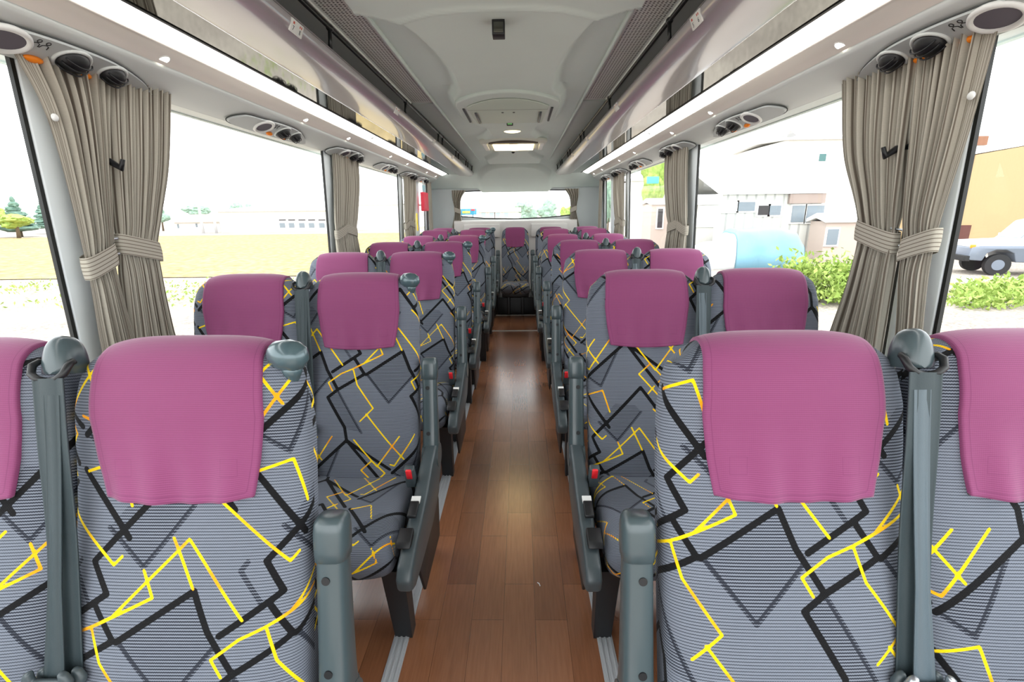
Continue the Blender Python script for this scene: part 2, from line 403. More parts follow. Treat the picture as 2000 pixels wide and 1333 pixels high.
def back_mesh(step, off, key):
    P, A, V, C2 = back_surface(step)
    XY = np.stack([A, np.repeat(V[:, None], A.shape[1], 1)], -1)
    return grid_mesh('backrest', P, XY, print_attrs(XY, off))
CUSH_PROFILE = [(.06,.40),(0,.418),(-.10,.428),(-.20,.438),(-.28,.440),(-.335,.428),(-.372,.395),(-.385,.355),(-.375,.315),(-.345,.292),(-.25,.288),(-.1,.285),(.05,.285)]
def cush_mesh(step, off):
    C2, arc = resample(catmull(CUSH_PROFILE), step)
    mid = np.stack([np.clip(C2[:, 0], -.33, .06), np.full(len(C2), .355)], 1)
    w = np.full(len(C2), .2005)
    def to3(X, y, z):
        dish = -.014*np.clip(1-(X/.16)**2, 0, 1)*np.clip((z-.40)/.03, 0, 1)
        return np.stack([X, y, z+dish], -1)
    P, A = pillow(C2, mid, w, 4.0, step, to3)
    XY = np.stack([A, np.repeat((arc+.10)[:, None], A.shape[1], 1)], -1)
    return grid_mesh('seat_cushion', P, XY, print_attrs(XY, off))
def cover_mesh(seed):
    rnd = random.Random(seed)
    P, A, V, C2 = back_surface(.006)
    k0 = int(np.argmin(np.abs(C2[:len(C2)//2, 0]-.440))); bk = np.where((C2[:, 1] < -.09) & (C2[:, 0] < .585))[0][0]
    nq, nx = 84, 56
    qs = np.linspace(k0, bk, nq); us = np.linspace(-1, 1, nx)
    ks = np.interp(np.arange(nq), np.arange(nq), qs)
    sfront = np.interp(ks, np.arange(len(C2)), C2[:, 0])
    hw = np.interp(np.where(ks < np.argmax(C2[:, 0]), sfront, .70), [.43, .50, .57, .64, .70], [.122, .135, .143, .140, .134])
    out = np.zeros((nq, nx, 3)); f1, f2, ph1, ph2 = rnd.uniform(5, 8), rnd.uniform(10, 15), rnd.uniform(0, 6), rnd.uniform(0, 6); tilt = rnd.uniform(-.3, .3)
    N = np.cross(np.gradient(P, axis=1), np.gradient(P, axis=0)); N /= (np.linalg.norm(N, axis=2, keepdims=True)+1e-9)
    if N[k0, N.shape[1]//2] @ EN < 0: N = -N
    XY = np.zeros((nq, nx, 2)); edge = np.zeros((nq, nx))
    for i in range(nq):
        for j in range(nx):
            u = us[j]; k = ks[i]
            if i < 8: k = k - (1-u*u)*1.6*(1-i/8)      # hem curves down in the middle
            ka = int(k); fr = k-ka; X = u*hw[i]
            def at(kk):
                a = A[kk][::-1]; return np.array([np.interp(X, a, P[kk][::-1, c]) for c in range(3)]), np.array([np.interp(X, a, N[kk][::-1, c]) for c in range(3)])
            p0, n0 = at(ka); p1, n1 = at(min(ka+1, len(C2)-1)); p = p0*(1-fr)+p1*fr; nn = n0*(1-fr)+n1*fr; nn /= np.linalg.norm(nn)+1e-9
            low = max(0, 1-i/34)
            wr = .0055*low*low*(math.sin(u*f1+ph1+tilt*i*.2)+.6*math.sin(u*f2+ph2-tilt*i*.3))+.004*max(0, 1-i/20)
            out[i, j] = p+nn*(.0055+wr); XY[i, j] = (X, i*.006); edge[i, j] = min(hw[i]*(1-abs(u)), i*.0062)
    # rim turned in towards the seat
    def rim(Pr): return Pr
    Q = np.concatenate([out[:1], out, out[-1:]]); Q[0] = out[0]-EN*.006; Q[-1] = out[-1]+EN*.006
    XY = np.concatenate([XY[:1], XY, XY[-1:]]); edge = np.concatenate([edge[:1], edge, edge[-1:]])
    Nn = np.concatenate([np.zeros((1, 3)), np.array([np.array([1, 0, 0])*0 for _ in range(nq)]), np.zeros((1, 3))])
    L = Q[:, :1].copy(); Rr = Q[:, -1:].copy()
    cent = np.stack([P[int(min(max(k, 0), len(C2)-1)), P.shape[1]//2] for k in np.r_[ks[0], ks, ks[-1]]])
    inner = CREASE+np.minimum(np.interp(np.r_[ks[0], ks, ks[-1]], np.arange(len(C2)), C2[:, 0]), .65)[:, None]*ES-.05*EN
    for S in (L, Rr):
        d = inner-S[:, 0]; d[:, 0] = 0; d /= np.linalg.norm(d, axis=1, keepdims=True); S[:, 0] += d*.007
    Q = np.concatenate([L, Q, Rr], 1); XY = np.concatenate([XY[:, :1], XY, XY[:, -1:]], 1); edge = np.concatenate([edge[:, :1], edge, edge[:, -1:]], 1)
    me = grid_mesh('head_cover', Q, XY, dict(edge=edge))
    patches = []
    return me, patches

# meshes shared by all the seats; sg = +1 when the aisle is on the +x side of the seat
_cache = {}
def cached(key, fn):
    if key not in _cache: _cache[key] = fn()
    return _cache[key]
AX = .240          # armrest centre from seat centre
def arm_path(t): return np.array([0, .062+.066*t, .455+.342*t])
def m_armrest(sg):
    d = (arm_path(1)-arm_path(0)); d /= np.linalg.norm(d); nrm = np.array([0, -d[2], d[1]])
    m = MB(); n = 20; rings = []
    L = .352
    for i in range(15):
        t = i/14
        hw = np.interp(t, [0, .05, .25, .8, 1], [.024, .0285, .027, .0245, .024]); hd = np.interp(t, [0, .1, .3, 1], [.03, .036, .03, .024])
        c = arm_path(0)+d*(L*t-.0)
        rings.append([c+np.array([1, 0, 0])*sg*AX+np.array([1, 0, 0])*hw*math.copysign(abs(math.cos(a))**.55, math.cos(a))+nrm*hd*math.copysign(abs(math.sin(a))**.55, math.sin(a)) for a in np.linspace(0, 2*np.pi, n, endpoint=False)])
    m.add([v for r in rings for v in r], [(i*n+j, i*n+(j+1) % n, (i+1)*n+(j+1) % n, (i+1)*n+j) for i in range(14) for j in range(n)]+[tuple(range(n-1, -1, -1)), tuple(14*n+j for j in range(n))], True)
    return m.me('armrest')
def m_armpad(sg):
    d = (arm_path(1)-arm_path(0)); d /= np.linalg.norm(d); nrm = np.array([0, -d[2], d[1]]); m = MB(); n = 20; rings = []
    for t, k in ((.80, .9), (.805, 1.06), (.86, 1.1), (.95, 1.1), (.99, 1.04), (1.012, .88), (1.02, .6)):
        c = arm_path(0)+d*.352*t+np.array([sg*AX, 0, 0])
        rings.append([c+np.array([1, 0, 0])*.0255*k*math.copysign(abs(math.cos(a))**.55, math.cos(a))+nrm*.026*k*math.copysign(abs(math.sin(a))**.55, math.sin(a)) for a in np.linspace(0, 2*np.pi, n, endpoint=False)])
    k = len(rings)
    m.add([v for r in rings for v in r], [(i*n+j, i*n+(j+1) % n, (i+1)*n+(j+1) % n, (i+1)*n+j) for i in range(k-1) for j in range(n)]+[tuple(range(n-1, -1, -1)), tuple((k-1)*n+j for j in range(n))], True)
    return m.me('end_cap')
def m_hole(sg, t):
    d = (arm_path(1)-arm_path(0)); d /= np.linalg.norm(d); nrm = np.array([0, -d[2], d[1]])
    c = arm_path(0)+d*.352*t+nrm*np.interp(t, [0, .1, .3, 1], [.03, .036, .03, .024])+np.array([sg*AX-sg*.004, 0, 0])
    return MB().disc(c-nrm*.004, nrm, .0072, .0055, 16).me('screw_hole')
def m_frame(sg):
    poly = [(.115,.46),(.105,.50),(.05,.512),(.0,.505),(-.06,.485),(-.15,.445),(-.25,.415),(-.34,.395),(-.395,.375),(-.42,.345),(-.412,.305),(-.37,.285),(-.25,.285),(-.10,.29),(.03,.325),(.09,.39)]
    x0, x1 = sorted((sg*.221, sg*.266))
    return MB().prism(poly, 0, x0, x1, .011, 3).me('side_frame')
def m_pivot(sg):
    return MB().disc((sg*.212, .062, .462), (sg, 0, 0), .043, .057, 28).me('armrest_pivot')
def m_leg(sg, y, tilt):
    m = MB(); x = sg*.186
    m.add([(x+dx, y+dy+o, z) for z, o, e in ((.30, tilt, 1.0), (.0, 0, .8)) for dx, dy in ((-.034*e, -.03*e), (.034*e, -.03*e), (.034*e, .03*e), (-.034*e, .03*e))],
          [(0, 1, 2, 3), (7, 6, 5, 4)]+[(i, 4+i, 4+(i+1) % 4, (i+1) % 4) for i in range(4)]); return m.me('leg')
def m_skirt(sg):
    poly = [(.12,.42),(.03,.33),(-.1,.295),(-.24,.295),(-.13,.05),(.16,.05),(.18,.2)]
    x0, x1 = sorted((sg*.222, sg*.232)); return MB().prism(poly, 0, x0, x1, .002, 1).me('side_skirt')
def m_buckle(sg):
    x = sg*.203; m = MB(); m.prism([(-.085,.450),(-.110,.520),(-.132,.512),(-.110,.435)], 0, x-.016, x+.016, .004, 2); return m.me('buckle')
def m_red(sg):
    x = sg*.203; m = MB(); m.prism([(-.100,.482),(-.112,.519),(-.1355,.5105),(-.123,.474)], 0, x-.0095, x+.0095, .002, 1); return m.me('release_button')
def m_recl(sg):
    x = sg*.236; return MB().prism([(-.205,.443),(-.205,.452),(-.258,.436),(-.258,.425)], 0, x-.014, x+.014, .003, 2).me('recline_button')
def m_plate(sg):
    x = sg*.236; return MB().prism([(-.180,.446),(-.180,.451),(-.204,.4445),(-.204,.4395)], 0, x-.014, x+.014, .0, 1).me('label_plate')
def m_lever(sg):
    x = sg*.232; return MB().prism([(-.300,.41),(-.300,.428),(-.345,.416),(-.36,.400),(-.335,.395)], 0, x-.021, x+.021, .004, 2).me('recline_lever')
def m_base(sg):
    m = MB(); m.box((-.19, -.22, .235), (.19, -.17, .29), .006); m.box((-.19, .03, .235), (.19, .08, .29), .006); m.prism([(-.17, -.2), (.17, -.2), (.17, .06), (-.17, .06)], 2, .262, .284); return m.me('seat_base')
def bk(s, o, x): return tuple(CREASE+s*ES+o*EN+np.array([x, 0, 0]))
def m_handle(sg):
    m = MB(); c = lambda s, o, x: bk(s, o, sg*x)
    m.tube([c(.612, -.036, .176), c(.626, -.030, .178), c(.640, -.022, .180), c(.655, -.016, .182)], [.004, .009, .015, .019], 16)
    m.tube([c(.670, -.028, .146), c(.671, -.018, .160), c(.670, -.012, .178), c(.668, -.010, .194), c(.666, -.012, .206), c(.665, -.014, .212)], [.015, .024, .027, .025, .018, .004], 20); return m.me('grab_handle')
def m_hood(sg):  # on the inner top corner of a window seat
    m = MB().ell((0, 0, 0), (.027, .062, .028), 28, 20, .72)
    m.v = [tuple(CREASE+(.644+max(y, 0))*ES+(z-.006)*EN+np.array([sg*(.213+x-.10*max(y, 0)*(1 if x > 0 else .2)), 0, 0])) for x, y, z in m.v]
    return m.me('belt_hood')
def m_loop(sg, x):
    m = MB(); c = lambda s, o, xx: bk(s, o, sg*xx)
    m.tube([c(.662, .004, x-.002), c(.664, .014, x-.007), c(.658, .023, x-.009), c(.645, .028, x-.006), c(.637, .029, x+.004), c(.634, .028, x+.022)], [.003, .005, .006, .006, .0055, .004], 12, 1.0); return m.me('belt_guide')
def m_belt(pts, wid, sg):
    """flat webbing along pts with a little thickness; pts (x,y,z)"""
    C, t = resample(catmull([(sg*p[0], p[1], p[2]) for p in pts]), .012); n = len(C); W = np.interp(np.linspace(0, 1, n), np.linspace(0, 1, len(wid)), wid)
    T = np.gradient(C, axis=0); T /= np.linalg.norm(T, axis=1, keepdims=True)
    R = np.cross(T, np.array([0, -1., .0])); R /= np.linalg.norm(R, axis=1, keepdims=True); Nn = np.cross(R, T)
    offs = [(-1, .0012), (-.92, .0012), (-.88, .0006), (-.5, .0009), (-.46, .0014), (.46, .0014), (.5, .0009), (.88, .0006), (.92, .0012), (1, .0012), (1, -.0012), (-1, -.0012)]
    P = np.stack([C+R*(a*W/2)[:, None]+Nn*b for a, b in offs], 1)
    return grid_mesh('seat_belt', P, closed_u=True)
def m_tongue(c, sg, up=1):
    m = MB(); x, y, z = c; x *= sg
    o = [(-.036, .0), (-.040, .014), (-.033, .030), (-.022, .033), (-.022, .016), (.022, .016), (.022, .033), (.033, .030), (.040, .014), (.034, .0), (.016, -.016), (-.016, -.016)]
    m.prism([(x+a, z+b) for a, b in o], 1, y-.006, y+.006, .004, 2); return m.me('belt_tongue')

_cover_vars = [cover_mesh(11+i) for i in range(4)]
BELT_WIN = [(.220, .128, 1.056), (.222, .105, .95), (.225, .075, .80), (.228, .030, .62), (.226, -.005, .47), (.220, -.02, .40)]
BELT_AIS = [(-.180, .122, 1.030), (-.181, .096, .92), (-.181, .058, .78), (-.182, .008, .60), (-.185, -.035, .44)]
def seat(x, yrow, z, sg, role, row, label, off, step, cov, handle=False, arm_in=0.0, sx=1.0, group='patterned seats in the coach'):
    t = thing('coach_seat', label, 'seat', (x, yrow-.205, z), 0, group)
    if sx != 1.0: t.scale = (sx, 1, 1)
    b = obj('backrest', cached(('back', off, step), lambda: back_mesh(step, off, 0)), MAT['fabric'], t)
    cme, pat = _cover_vars[cov]
    c = obj('head_cover', cme, MAT['cover'], t); c['label'] = 'purple cloth head cover'
    for p in pat: obj('velcro_patch', p, MAT['cover'], c)
    co = (round(off[0]+.07, 3), round(off[1]+.40, 3))
    obj('seat_cushion', cached(('cush', co, max(step, .005)), lambda: cush_mesh(max(step, .005), co)), MAT['fabric'], t)
    obj('seat_base', cached(('base',), lambda: m_base(1)), MAT['black'], t)
    if role == 'aisle':
        dx = -sg*arm_in
        ar = obj('armrest', cached(('arm', sg), lambda: m_armrest(sg)), MAT['plastic'], t, (dx, 0, 0))
        obj('end_cap', cached(('pad', sg), lambda: m_armpad(sg)), MAT['plastic'], ar)
        for k, tt in enumerate((.72, .26)): obj('screw_hole', cached(('hole', sg, k), lambda: m_hole(sg, tt)), MAT['black'], ar)
        obj('pivot', cached(('piv', sg), lambda: m_pivot(sg)), MAT['plastic'], ar)
        fr = obj('side_frame', cached(('frame', sg), lambda: m_frame(sg)), MAT['plastic_dark'], t, (dx, 0, 0))
        obj('recline_button', cached(('recl', sg), lambda: m_recl(sg)), MAT['black'], fr)
        obj('label_plate', cached(('plate', sg), lambda: m_plate(sg)), MAT['white'], fr)
        obj('recline_lever', cached(('lever', sg), lambda: m_lever(sg)), MAT['black'], fr)
        bu = obj('buckle', cached(('buck', sg), lambda: m_buckle(sg)), MAT['plastic_dark'], t, (dx, 0, 0))
        rb = obj('release_button', cached(('red', sg), lambda: m_red(sg)), MAT['red'], bu); rb['label'] = 'red release button'
        obj('side_skirt', cached(('skirt', sg), lambda: m_skirt(sg)), MAT['black'], t, (dx, 0, 0))
        for k, (yy, tl) in enumerate(((-.25, -.05), (.12, 0.0))): obj('leg', cached(('leg', sg, k), lambda: m_leg(sg, yy, tl)), MAT['black'], t)
        if handle: obj('grab_handle', cached(('hand', sg), lambda: m_handle(sg)), MAT['knob'], t)
        obj('belt_guide', cached(('loopA', sg), lambda: m_loop(-sg, .170)), MAT['black'], t)
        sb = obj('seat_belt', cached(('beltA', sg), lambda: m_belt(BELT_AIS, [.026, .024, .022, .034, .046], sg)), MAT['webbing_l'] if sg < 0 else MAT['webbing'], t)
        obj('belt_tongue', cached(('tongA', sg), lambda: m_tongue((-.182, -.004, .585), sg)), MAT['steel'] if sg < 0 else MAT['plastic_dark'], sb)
    if role == 'window':
        h = obj('belt_hood', cached(('hood', sg), lambda: m_hood(sg)), MAT['plastic'], t)
        obj('belt_guide', cached(('loopW', sg), lambda: m_loop(sg, .194)), MAT['black'], t)
        sb = obj('seat_belt', cached(('beltW', sg), lambda: m_belt(BELT_WIN, [.050, .05, .05, .05], sg)), MAT['webbing'], t)
        obj('belt_tongue', cached(('tongW', sg), lambda: m_tongue((.228, .012, .575), sg)), MAT['plastic_dark'], sb)
    if role != 'aisle':
        for k, xx in enumerate((-.10, .10)): obj('leg', cached(('wleg', k), lambda: MB().box((xx-.02, -.20, 0), (xx+.02, -.12, .25), .004).me('leg')), MAT['black'], t)
    return t

ROWS = [.77, 1.67, 2.62, 3.57, 4.55, 5.45]
RAISE = [0, 0, 0, 0, 0.0, .022]
WORD = ['nearest row', 'second row', 'third row', 'fourth row', 'fifth row', 'sixth row']
OFFS = {(0, 'La'): (-.054, -.129), (0, 'Ra'): (0.0, 0.0), (0, 'Lw'): (.03, -.09), (0, 'Rw'): (.118, .26),
        (1, 'La'): (-.175, .002), (1, 'Ra'): (.146, .334), (1, 'Lw'): (-.05, -.10), (1, 'Rw'): (.20, .45)}
SHARED = [(.05, .20), (-.11, .33), (.12, .05), (-.02, .48)]
n_v = 0
for r, y in enumerate(ROWS):
    step = .0029 if r < 1 else .0036 if r < 2 else .0052
    inn = .0 if r < 4 else .035
    for key, xx, sg, role in (('Lw', -.905, 1, 'window'), ('La', -.50, 1, 'aisle'), ('Ra', .50, -1, 'aisle'), ('Rw', .905, -1, 'window')):
        off = OFFS.get((r, key)) or SHARED[(r*3+n_v) % 4]; n_v += 1
        sd = 'left' if key[0] == 'L' else 'right'
        pl = 'aisle seat' if role == 'aisle' else 'window seat'
        seat(xx+sg*inn*(1 if role == 'aisle' else .4), y, RAISE[r], sg, role, r,
             f'grey patterned coach seat with purple head cover, {sd} {pl} in the {WORD[r]}', off, step, (r+n_v) % 4,
             handle=(key == 'La'), arm_in=0.012 if r >= 4 else 0)
for i, xx in enumerate((-.945, -.47, 0.0, .47, .945)):
    lab = ['leftmost seat', 'left of the middle seat', 'middle seat facing down the aisle', 'right of the middle seat', 'rightmost seat'][i]
    seat(xx, 6.42, .015, 1 if i < 2 else -1, 'aisle' if i in (1, 3) else 'plain', 6, f'grey patterned seat with purple head cover in rear row, {lab}', SHARED[i % 4], .0062, i % 4, handle=(i == 1), sx=.90 if i == 2 else 1.0)

# ------------------------------------------------------------------ coach body
YF, YR = -1.1, 7.10
GZ = -1.15
def WX(z): return 1.233-.034*(z-.8)
ZS, ZH = .80, 1.705
struct('floor', MB().box((-1.26, YF, -.04), (1.26, YR+.05, 0)), MAT['wood'])
for s, nm in ((-1, 'left'), (1, 'right')):
    for k, xx in enumerate((.295, .325)):
        pass
    m = MB(); a, b = sorted((s*.297, s*.345)); m.box((a, YF, 0), (b, 5.19, .004))
    for q in (.306, .321, .336):
        c, d = sorted((s*(q-.003), s*(q+.003))); m.box((c, YF, .004), (d, 5.19, .0075))
    struct('trim_%d' % (1 if s < 0 else 2), m, MAT['alu'])
    # lower wall, sill and pillars
    w = MB()
    w.prism([(s*(WX(0)+.0), 0), (s*WX(ZS), ZS), (s*(WX(ZS)+.07), ZS), (s*(WX(0)+.07), 0)], 1, YF, YR)
    w.prism([(s*WX(ZS), ZS-.05), (s*(WX(ZS)-.028), ZS-.045), (s*(WX(ZS)-.03), ZS-.01), (s*(WX(ZS)+.01), ZS+.004)], 1, YF, YR, .004, 2)
    wall = struct('wall_'+nm, w, MAT['panel'])
    struct('baseboard_'+nm, MB().prism([(s*WX(0), 0), (s*WX(.2), .2), (s*1.02, .18), (s*.99, 0)], 1, YF, YR), MAT['carpet'])
    for y0, y1 in ((1.312, 1.470), (3.245, 3.415), (5.19, 5.36), (5.95, 6.20), (6.58, 7.10)):
        p = MB().prism([(s*WX(ZS), ZS), (s*WX(ZH+.02), ZH+.02), (s*(WX(ZH+.02)+.014), ZH+.02), (s*(WX(ZS)+.014), ZS)], 1, y0+.002, y1-.002, .004, 2)
        o = p.build('pillar', MAT['panel'], wall); o['kind'] = 'structure'
    # windows
    wins = [(YF, 1.312), (1.470, 3.245), (3.415, 5.19), (5.36, 5.95), (6.20, 6.58)]
    for i, (y0, y1) in enumerate(wins):
        num = i+1 if s < 0 else i+6
        g = MB()
        for ya, yb in ((y0, y0+.011), (y1-.011, y1)):
            g.prism([(s*(WX(ZS)+.003), ZS), (s*(WX(ZH)+.003), ZH+.01), (s*(WX(ZH)+.014), ZH+.01), (s*(WX(ZS)+.014), ZS)], 1, ya, yb)
        g.prism([(s*(WX(ZS)+.003), ZS-.002), (s*(WX(ZS)+.003), ZS+.012), (s*(WX(ZS)+.014), ZS+.012), (s*(WX(ZS)+.014), ZS-.002)], 1, y0, y1)
        f = struct('window_%d' % num, g, MAT['rubber'])
        pane = mesh('pane', [(s*(WX(z)+.012), y, z) for y in (y0, y1) for z in (ZS, ZH+.02)], [(0, 1, 3, 2)], False)
        o = obj('pane', pane, MAT['glass'], f); o['kind'] = 'structure'
    # header panel above the windows and cove up to the light strip
    h = MB(); prof = catmull([(1.33, 1.706), (1.222, 1.702), (1.205, 1.703), (1.17, 1.715), (1.125, 1.737), (1.092, 1.754), (1.081, 1.763), (1.076, 1.774)], 6)
    pts = [(s*x, z) for x, z in prof]+[(s*1.08, 1.80), (s*1.30, 1.80)]
    n = len(prof); ys = np.linspace(YF, YR, 12)
    P = np.array([[(s*x, y, z) for x, z in prof] for y in ys])
    hd = struct('trim_%d' % (3 if s < 0 else 4), grid_mesh('header', P), MAT['header'])
    c = catmull([(1.074, 1.772), (1.05, 1.790), (1.02, 1.802), (1.004, 1.806), (1.002, 1.83)], 6)
    o = obj('cove', grid_mesh('cove', np.array([[(s*x, y, z) for x, z in c] for y in ys])), MAT['cove'], hd); o['kind'] = 'structure'
    for y in (.55, 1.66, 2.68, 3.32, 4.36, 5.0, 6.02, 6.65):
        d = MB(); nv = Vector((-s*.45, 0, -.89))
        d.disc((s*1.062, y, 1.7845), nv, .017, .003, 20, (0, 1, 0)); o = d.build('spot_lamp', MAT['spot'], hd)
        rg = MB().ring((s*1.062, y, 1.7845), nv, .0185, .003, 20, 6); rg.build('spot_rim', MAT['white'], o)

# outer roof skin, unseen, added to keep light from leaking in over the linings
m = MB(); m.box((-1.30, YF, 1.99), (1.30, YR+.05, 2.01))
for s in (-1, 1):
    a, b = sorted((s*1.29, s*1.31)); m.box((a, YF, 1.70), (b, YR+.05, 2.0))
struct('ceiling', m, MAT['ceil'])

# moulded ceiling lining (a height field) with hourglass centre, roof-hatch neck and rear dome
def sst(a, b, x):
    t = np.clip((x-a)/(b-a), 0, 1); return t*t*(3-2*t)
xs = np.unique(np.r_[np.linspace(-.45, .45, 121)]); ys = np.unique(np.r_[np.linspace(YF, 1.6, 12), np.linspace(1.6, 4.2, 210), np.linspace(4.2, 6.5, 90)])
Xg, Yg = np.meshgrid(xs, ys)
wb = np.interp(Yg/.93, [1.70, 1.90, 2.05, 2.25, 2.6, 2.9, 3.0, 3.10, 3.3, 3.8, 3.95, 4.15, 4.45, 4.7, 4.85, 5.35, 5.5, 5.75, 6.1, 6.5], [.42, .345, .31, .275, .245, .255, .275, .31, .325, .325, .26, .185, .175, .23, .30, .30, .20, .17, .22, .34])
front = np.interp(np.abs(Xg), [0, .1, .2, .28, .33, .36, .40, .45], [1.80, 1.805, 1.825, 1.87, 1.905, 1.90, 1.865, 1.835])*.93
Z = 1.955 + .0*Xg
Z -= .042*sst(-.022, .022, wb-np.abs(Xg))          # centre panel hangs lower
Z += .030*sst(-.05, .05, np.abs(Xg)-.0)*0
inner_front = sst(.012, -.012, Yg-front)
Z = Z*(1-inner_front)+(1.913-.0*Xg)*inner_front
Z -= .012*np.exp(-((Yg-front)/.013)**2)            # raised bead along the cross seam
for sgn in (-1, 1):                                # two small scoops beside the neck
    Z += .012*np.exp(-((Xg-sgn*.30)/.035)**2-((Yg-2.8)/.05)**2)
struct('trim_5', grid_mesh('lining', np.stack([Xg, Yg, Z], -1)), MAT['ceil'])
# flat roof lining over the racks and the rear dome
m = MB()
for s in (-1, 1):
    a, b = sorted((s*.585, s*1.10)); m.box((a, YF, 1.962), (b, 6.6, 1.975))
    a, b = sorted((s*1.0, s*1.02)); m.box((a, YF, 1.85), (b, 6.6, 1.97))
    a, b = sorted((s*.90, s*1.02)); m.box((a, YF, 1.848), (b, 6.6, 1.852))
struct('trim_6', m, MAT['rack_in'])
m = MB()
for s in (-1, 1):
    a, b = sorted((s*.445, s*.59)); m.box((a, 3.16, 1.950), (b, 6.6, 1.962))
    a, b = sorted((s*.440, s*.450)); m.box((a, YF, 1.940), (b, 6.45, 1.958), .003)
struct('trim_7', m, MAT['ceil'])
xs = np.linspace(-1.25, 1.25, 101); ys = np.linspace(6.42, 7.11, 50); Xg, Yg = np.meshgrid(xs, ys)
t = np.clip((Yg-6.42)/.66, 0, 1)
Z = 1.958-.315*t**1.35
arch = .50*np.sqrt(np.clip(1-(np.abs(Xg)/.52)**2.6, 0, 1))
Z -= .055*sst(0, .05, (Yg-6.98)+arch)*sst(.54, .47, np.abs(Xg))
struct('trim_8', grid_mesh('dome', np.stack([Xg, Yg, Z], -1)), MAT['ceil'])

# rear wall with its window
hole = [(-.775, 1.604), (-.4, 1.612), (0, 1.614), (.4, 1.612), (.775, 1.604), (.815, 1.52), (.85, 1.40), (.868, 1.29), (.845, 1.262), (.45, 1.225), (0, 1.213), (-.45, 1.225), (-.845, 1.262), (-.868, 1.29), (-.85, 1.40), (-.815, 1.52)]
outer = [(-1.27, 1.80), (-.4, 1.80), (0, 1.80), (.4, 1.80), (1.27, 1.80), (1.27, 1.6), (1.27, 1.4), (1.27, 1.2), (1.27, 0), (.45, 0), (0, 0), (-.45, 0), (-1.27, 0), (-1.27, 1.2), (-1.27, 1.4), (-1.27, 1.6)]
n = len(hole); vs = [(x, YR, z) for x, z in outer]+[(x, YR, z) for x, z in hole]+[(x, YR+.05, z) for x, z in hole]
fs = [(i, (i+1) % n, n+(i+1) % n, n+i) for i in range(n)]+[(n+i, n+(i+1) % n, 2*n+(i+1) % n, 2*n+i) for i in range(n)]
rw = struct('wall_rear', mesh('wall_rear', vs, fs, False), plain('rear_wall_panel', srgb(186, 194, 194), 0.5))
g = MB(); g.tube([(x, YR+.006, z) for x, z in hole]+[(hole[0][0], YR+.006, hole[0][1])], .009, 8, caps=False)
wf = struct('window_11', g, MAT['rubber'])
o = obj('pane', mesh('pane', [(x, YR+.03, z) for x, z in hole], [tuple(range(n))], False), MAT['glass'], wf); o['kind'] = 'structure'
m = MB(); prof = catmull([(7.10, 1.205), (7.04, 1.20), (6.99, 1.185), (6.975, 1.14), (6.98, .95), (7.0, .5), (7.0, .0)], 6)
struct('trim_9', grid_mesh('rear_ledge', np.array([[(x, y, z) for y, z in prof] for x in np.linspace(-.885, .885, 20)])), MAT['rearpad'])
for s in (-1, 1):
    m = MB(); a, b = sorted((s*.225, s*.745)); m.box((a, 6.93, .96), (b, 6.985, 1.145), .014)
    tag(m.build('padded_panel', MAT['rearpad']), 'pale padded panel standing under the %s half of the rear window' % ('left' if s < 0 else 'right'), 'panel', 'padded panels under the rear window')
m = MB(); m.box((-1.0, 6.70, 0), (1.0, 7.0, .20), .004); m.box((-.25, 6.12, 0), (.25, 6.69, .225), .004)  # rear riser, and a black block added to darken under the middle seat
struct('trim_10', m, MAT['black'])
for i, y in enumerate((5.205, 6.06)):
    struct('trim_%d' % (11+i), MB().box((-.36, y-.014, 0), (.36, y+.014, .006), .002), MAT['alu'])
tag(MB().tube([(.118, 1.42, .003), (.124, 1.414, .004), (.127, 1.404, .003)], .0016, 8).build('paper_scrap', MAT['white']), 'tiny white paper scrap lying on the aisle floor', 'scrap')

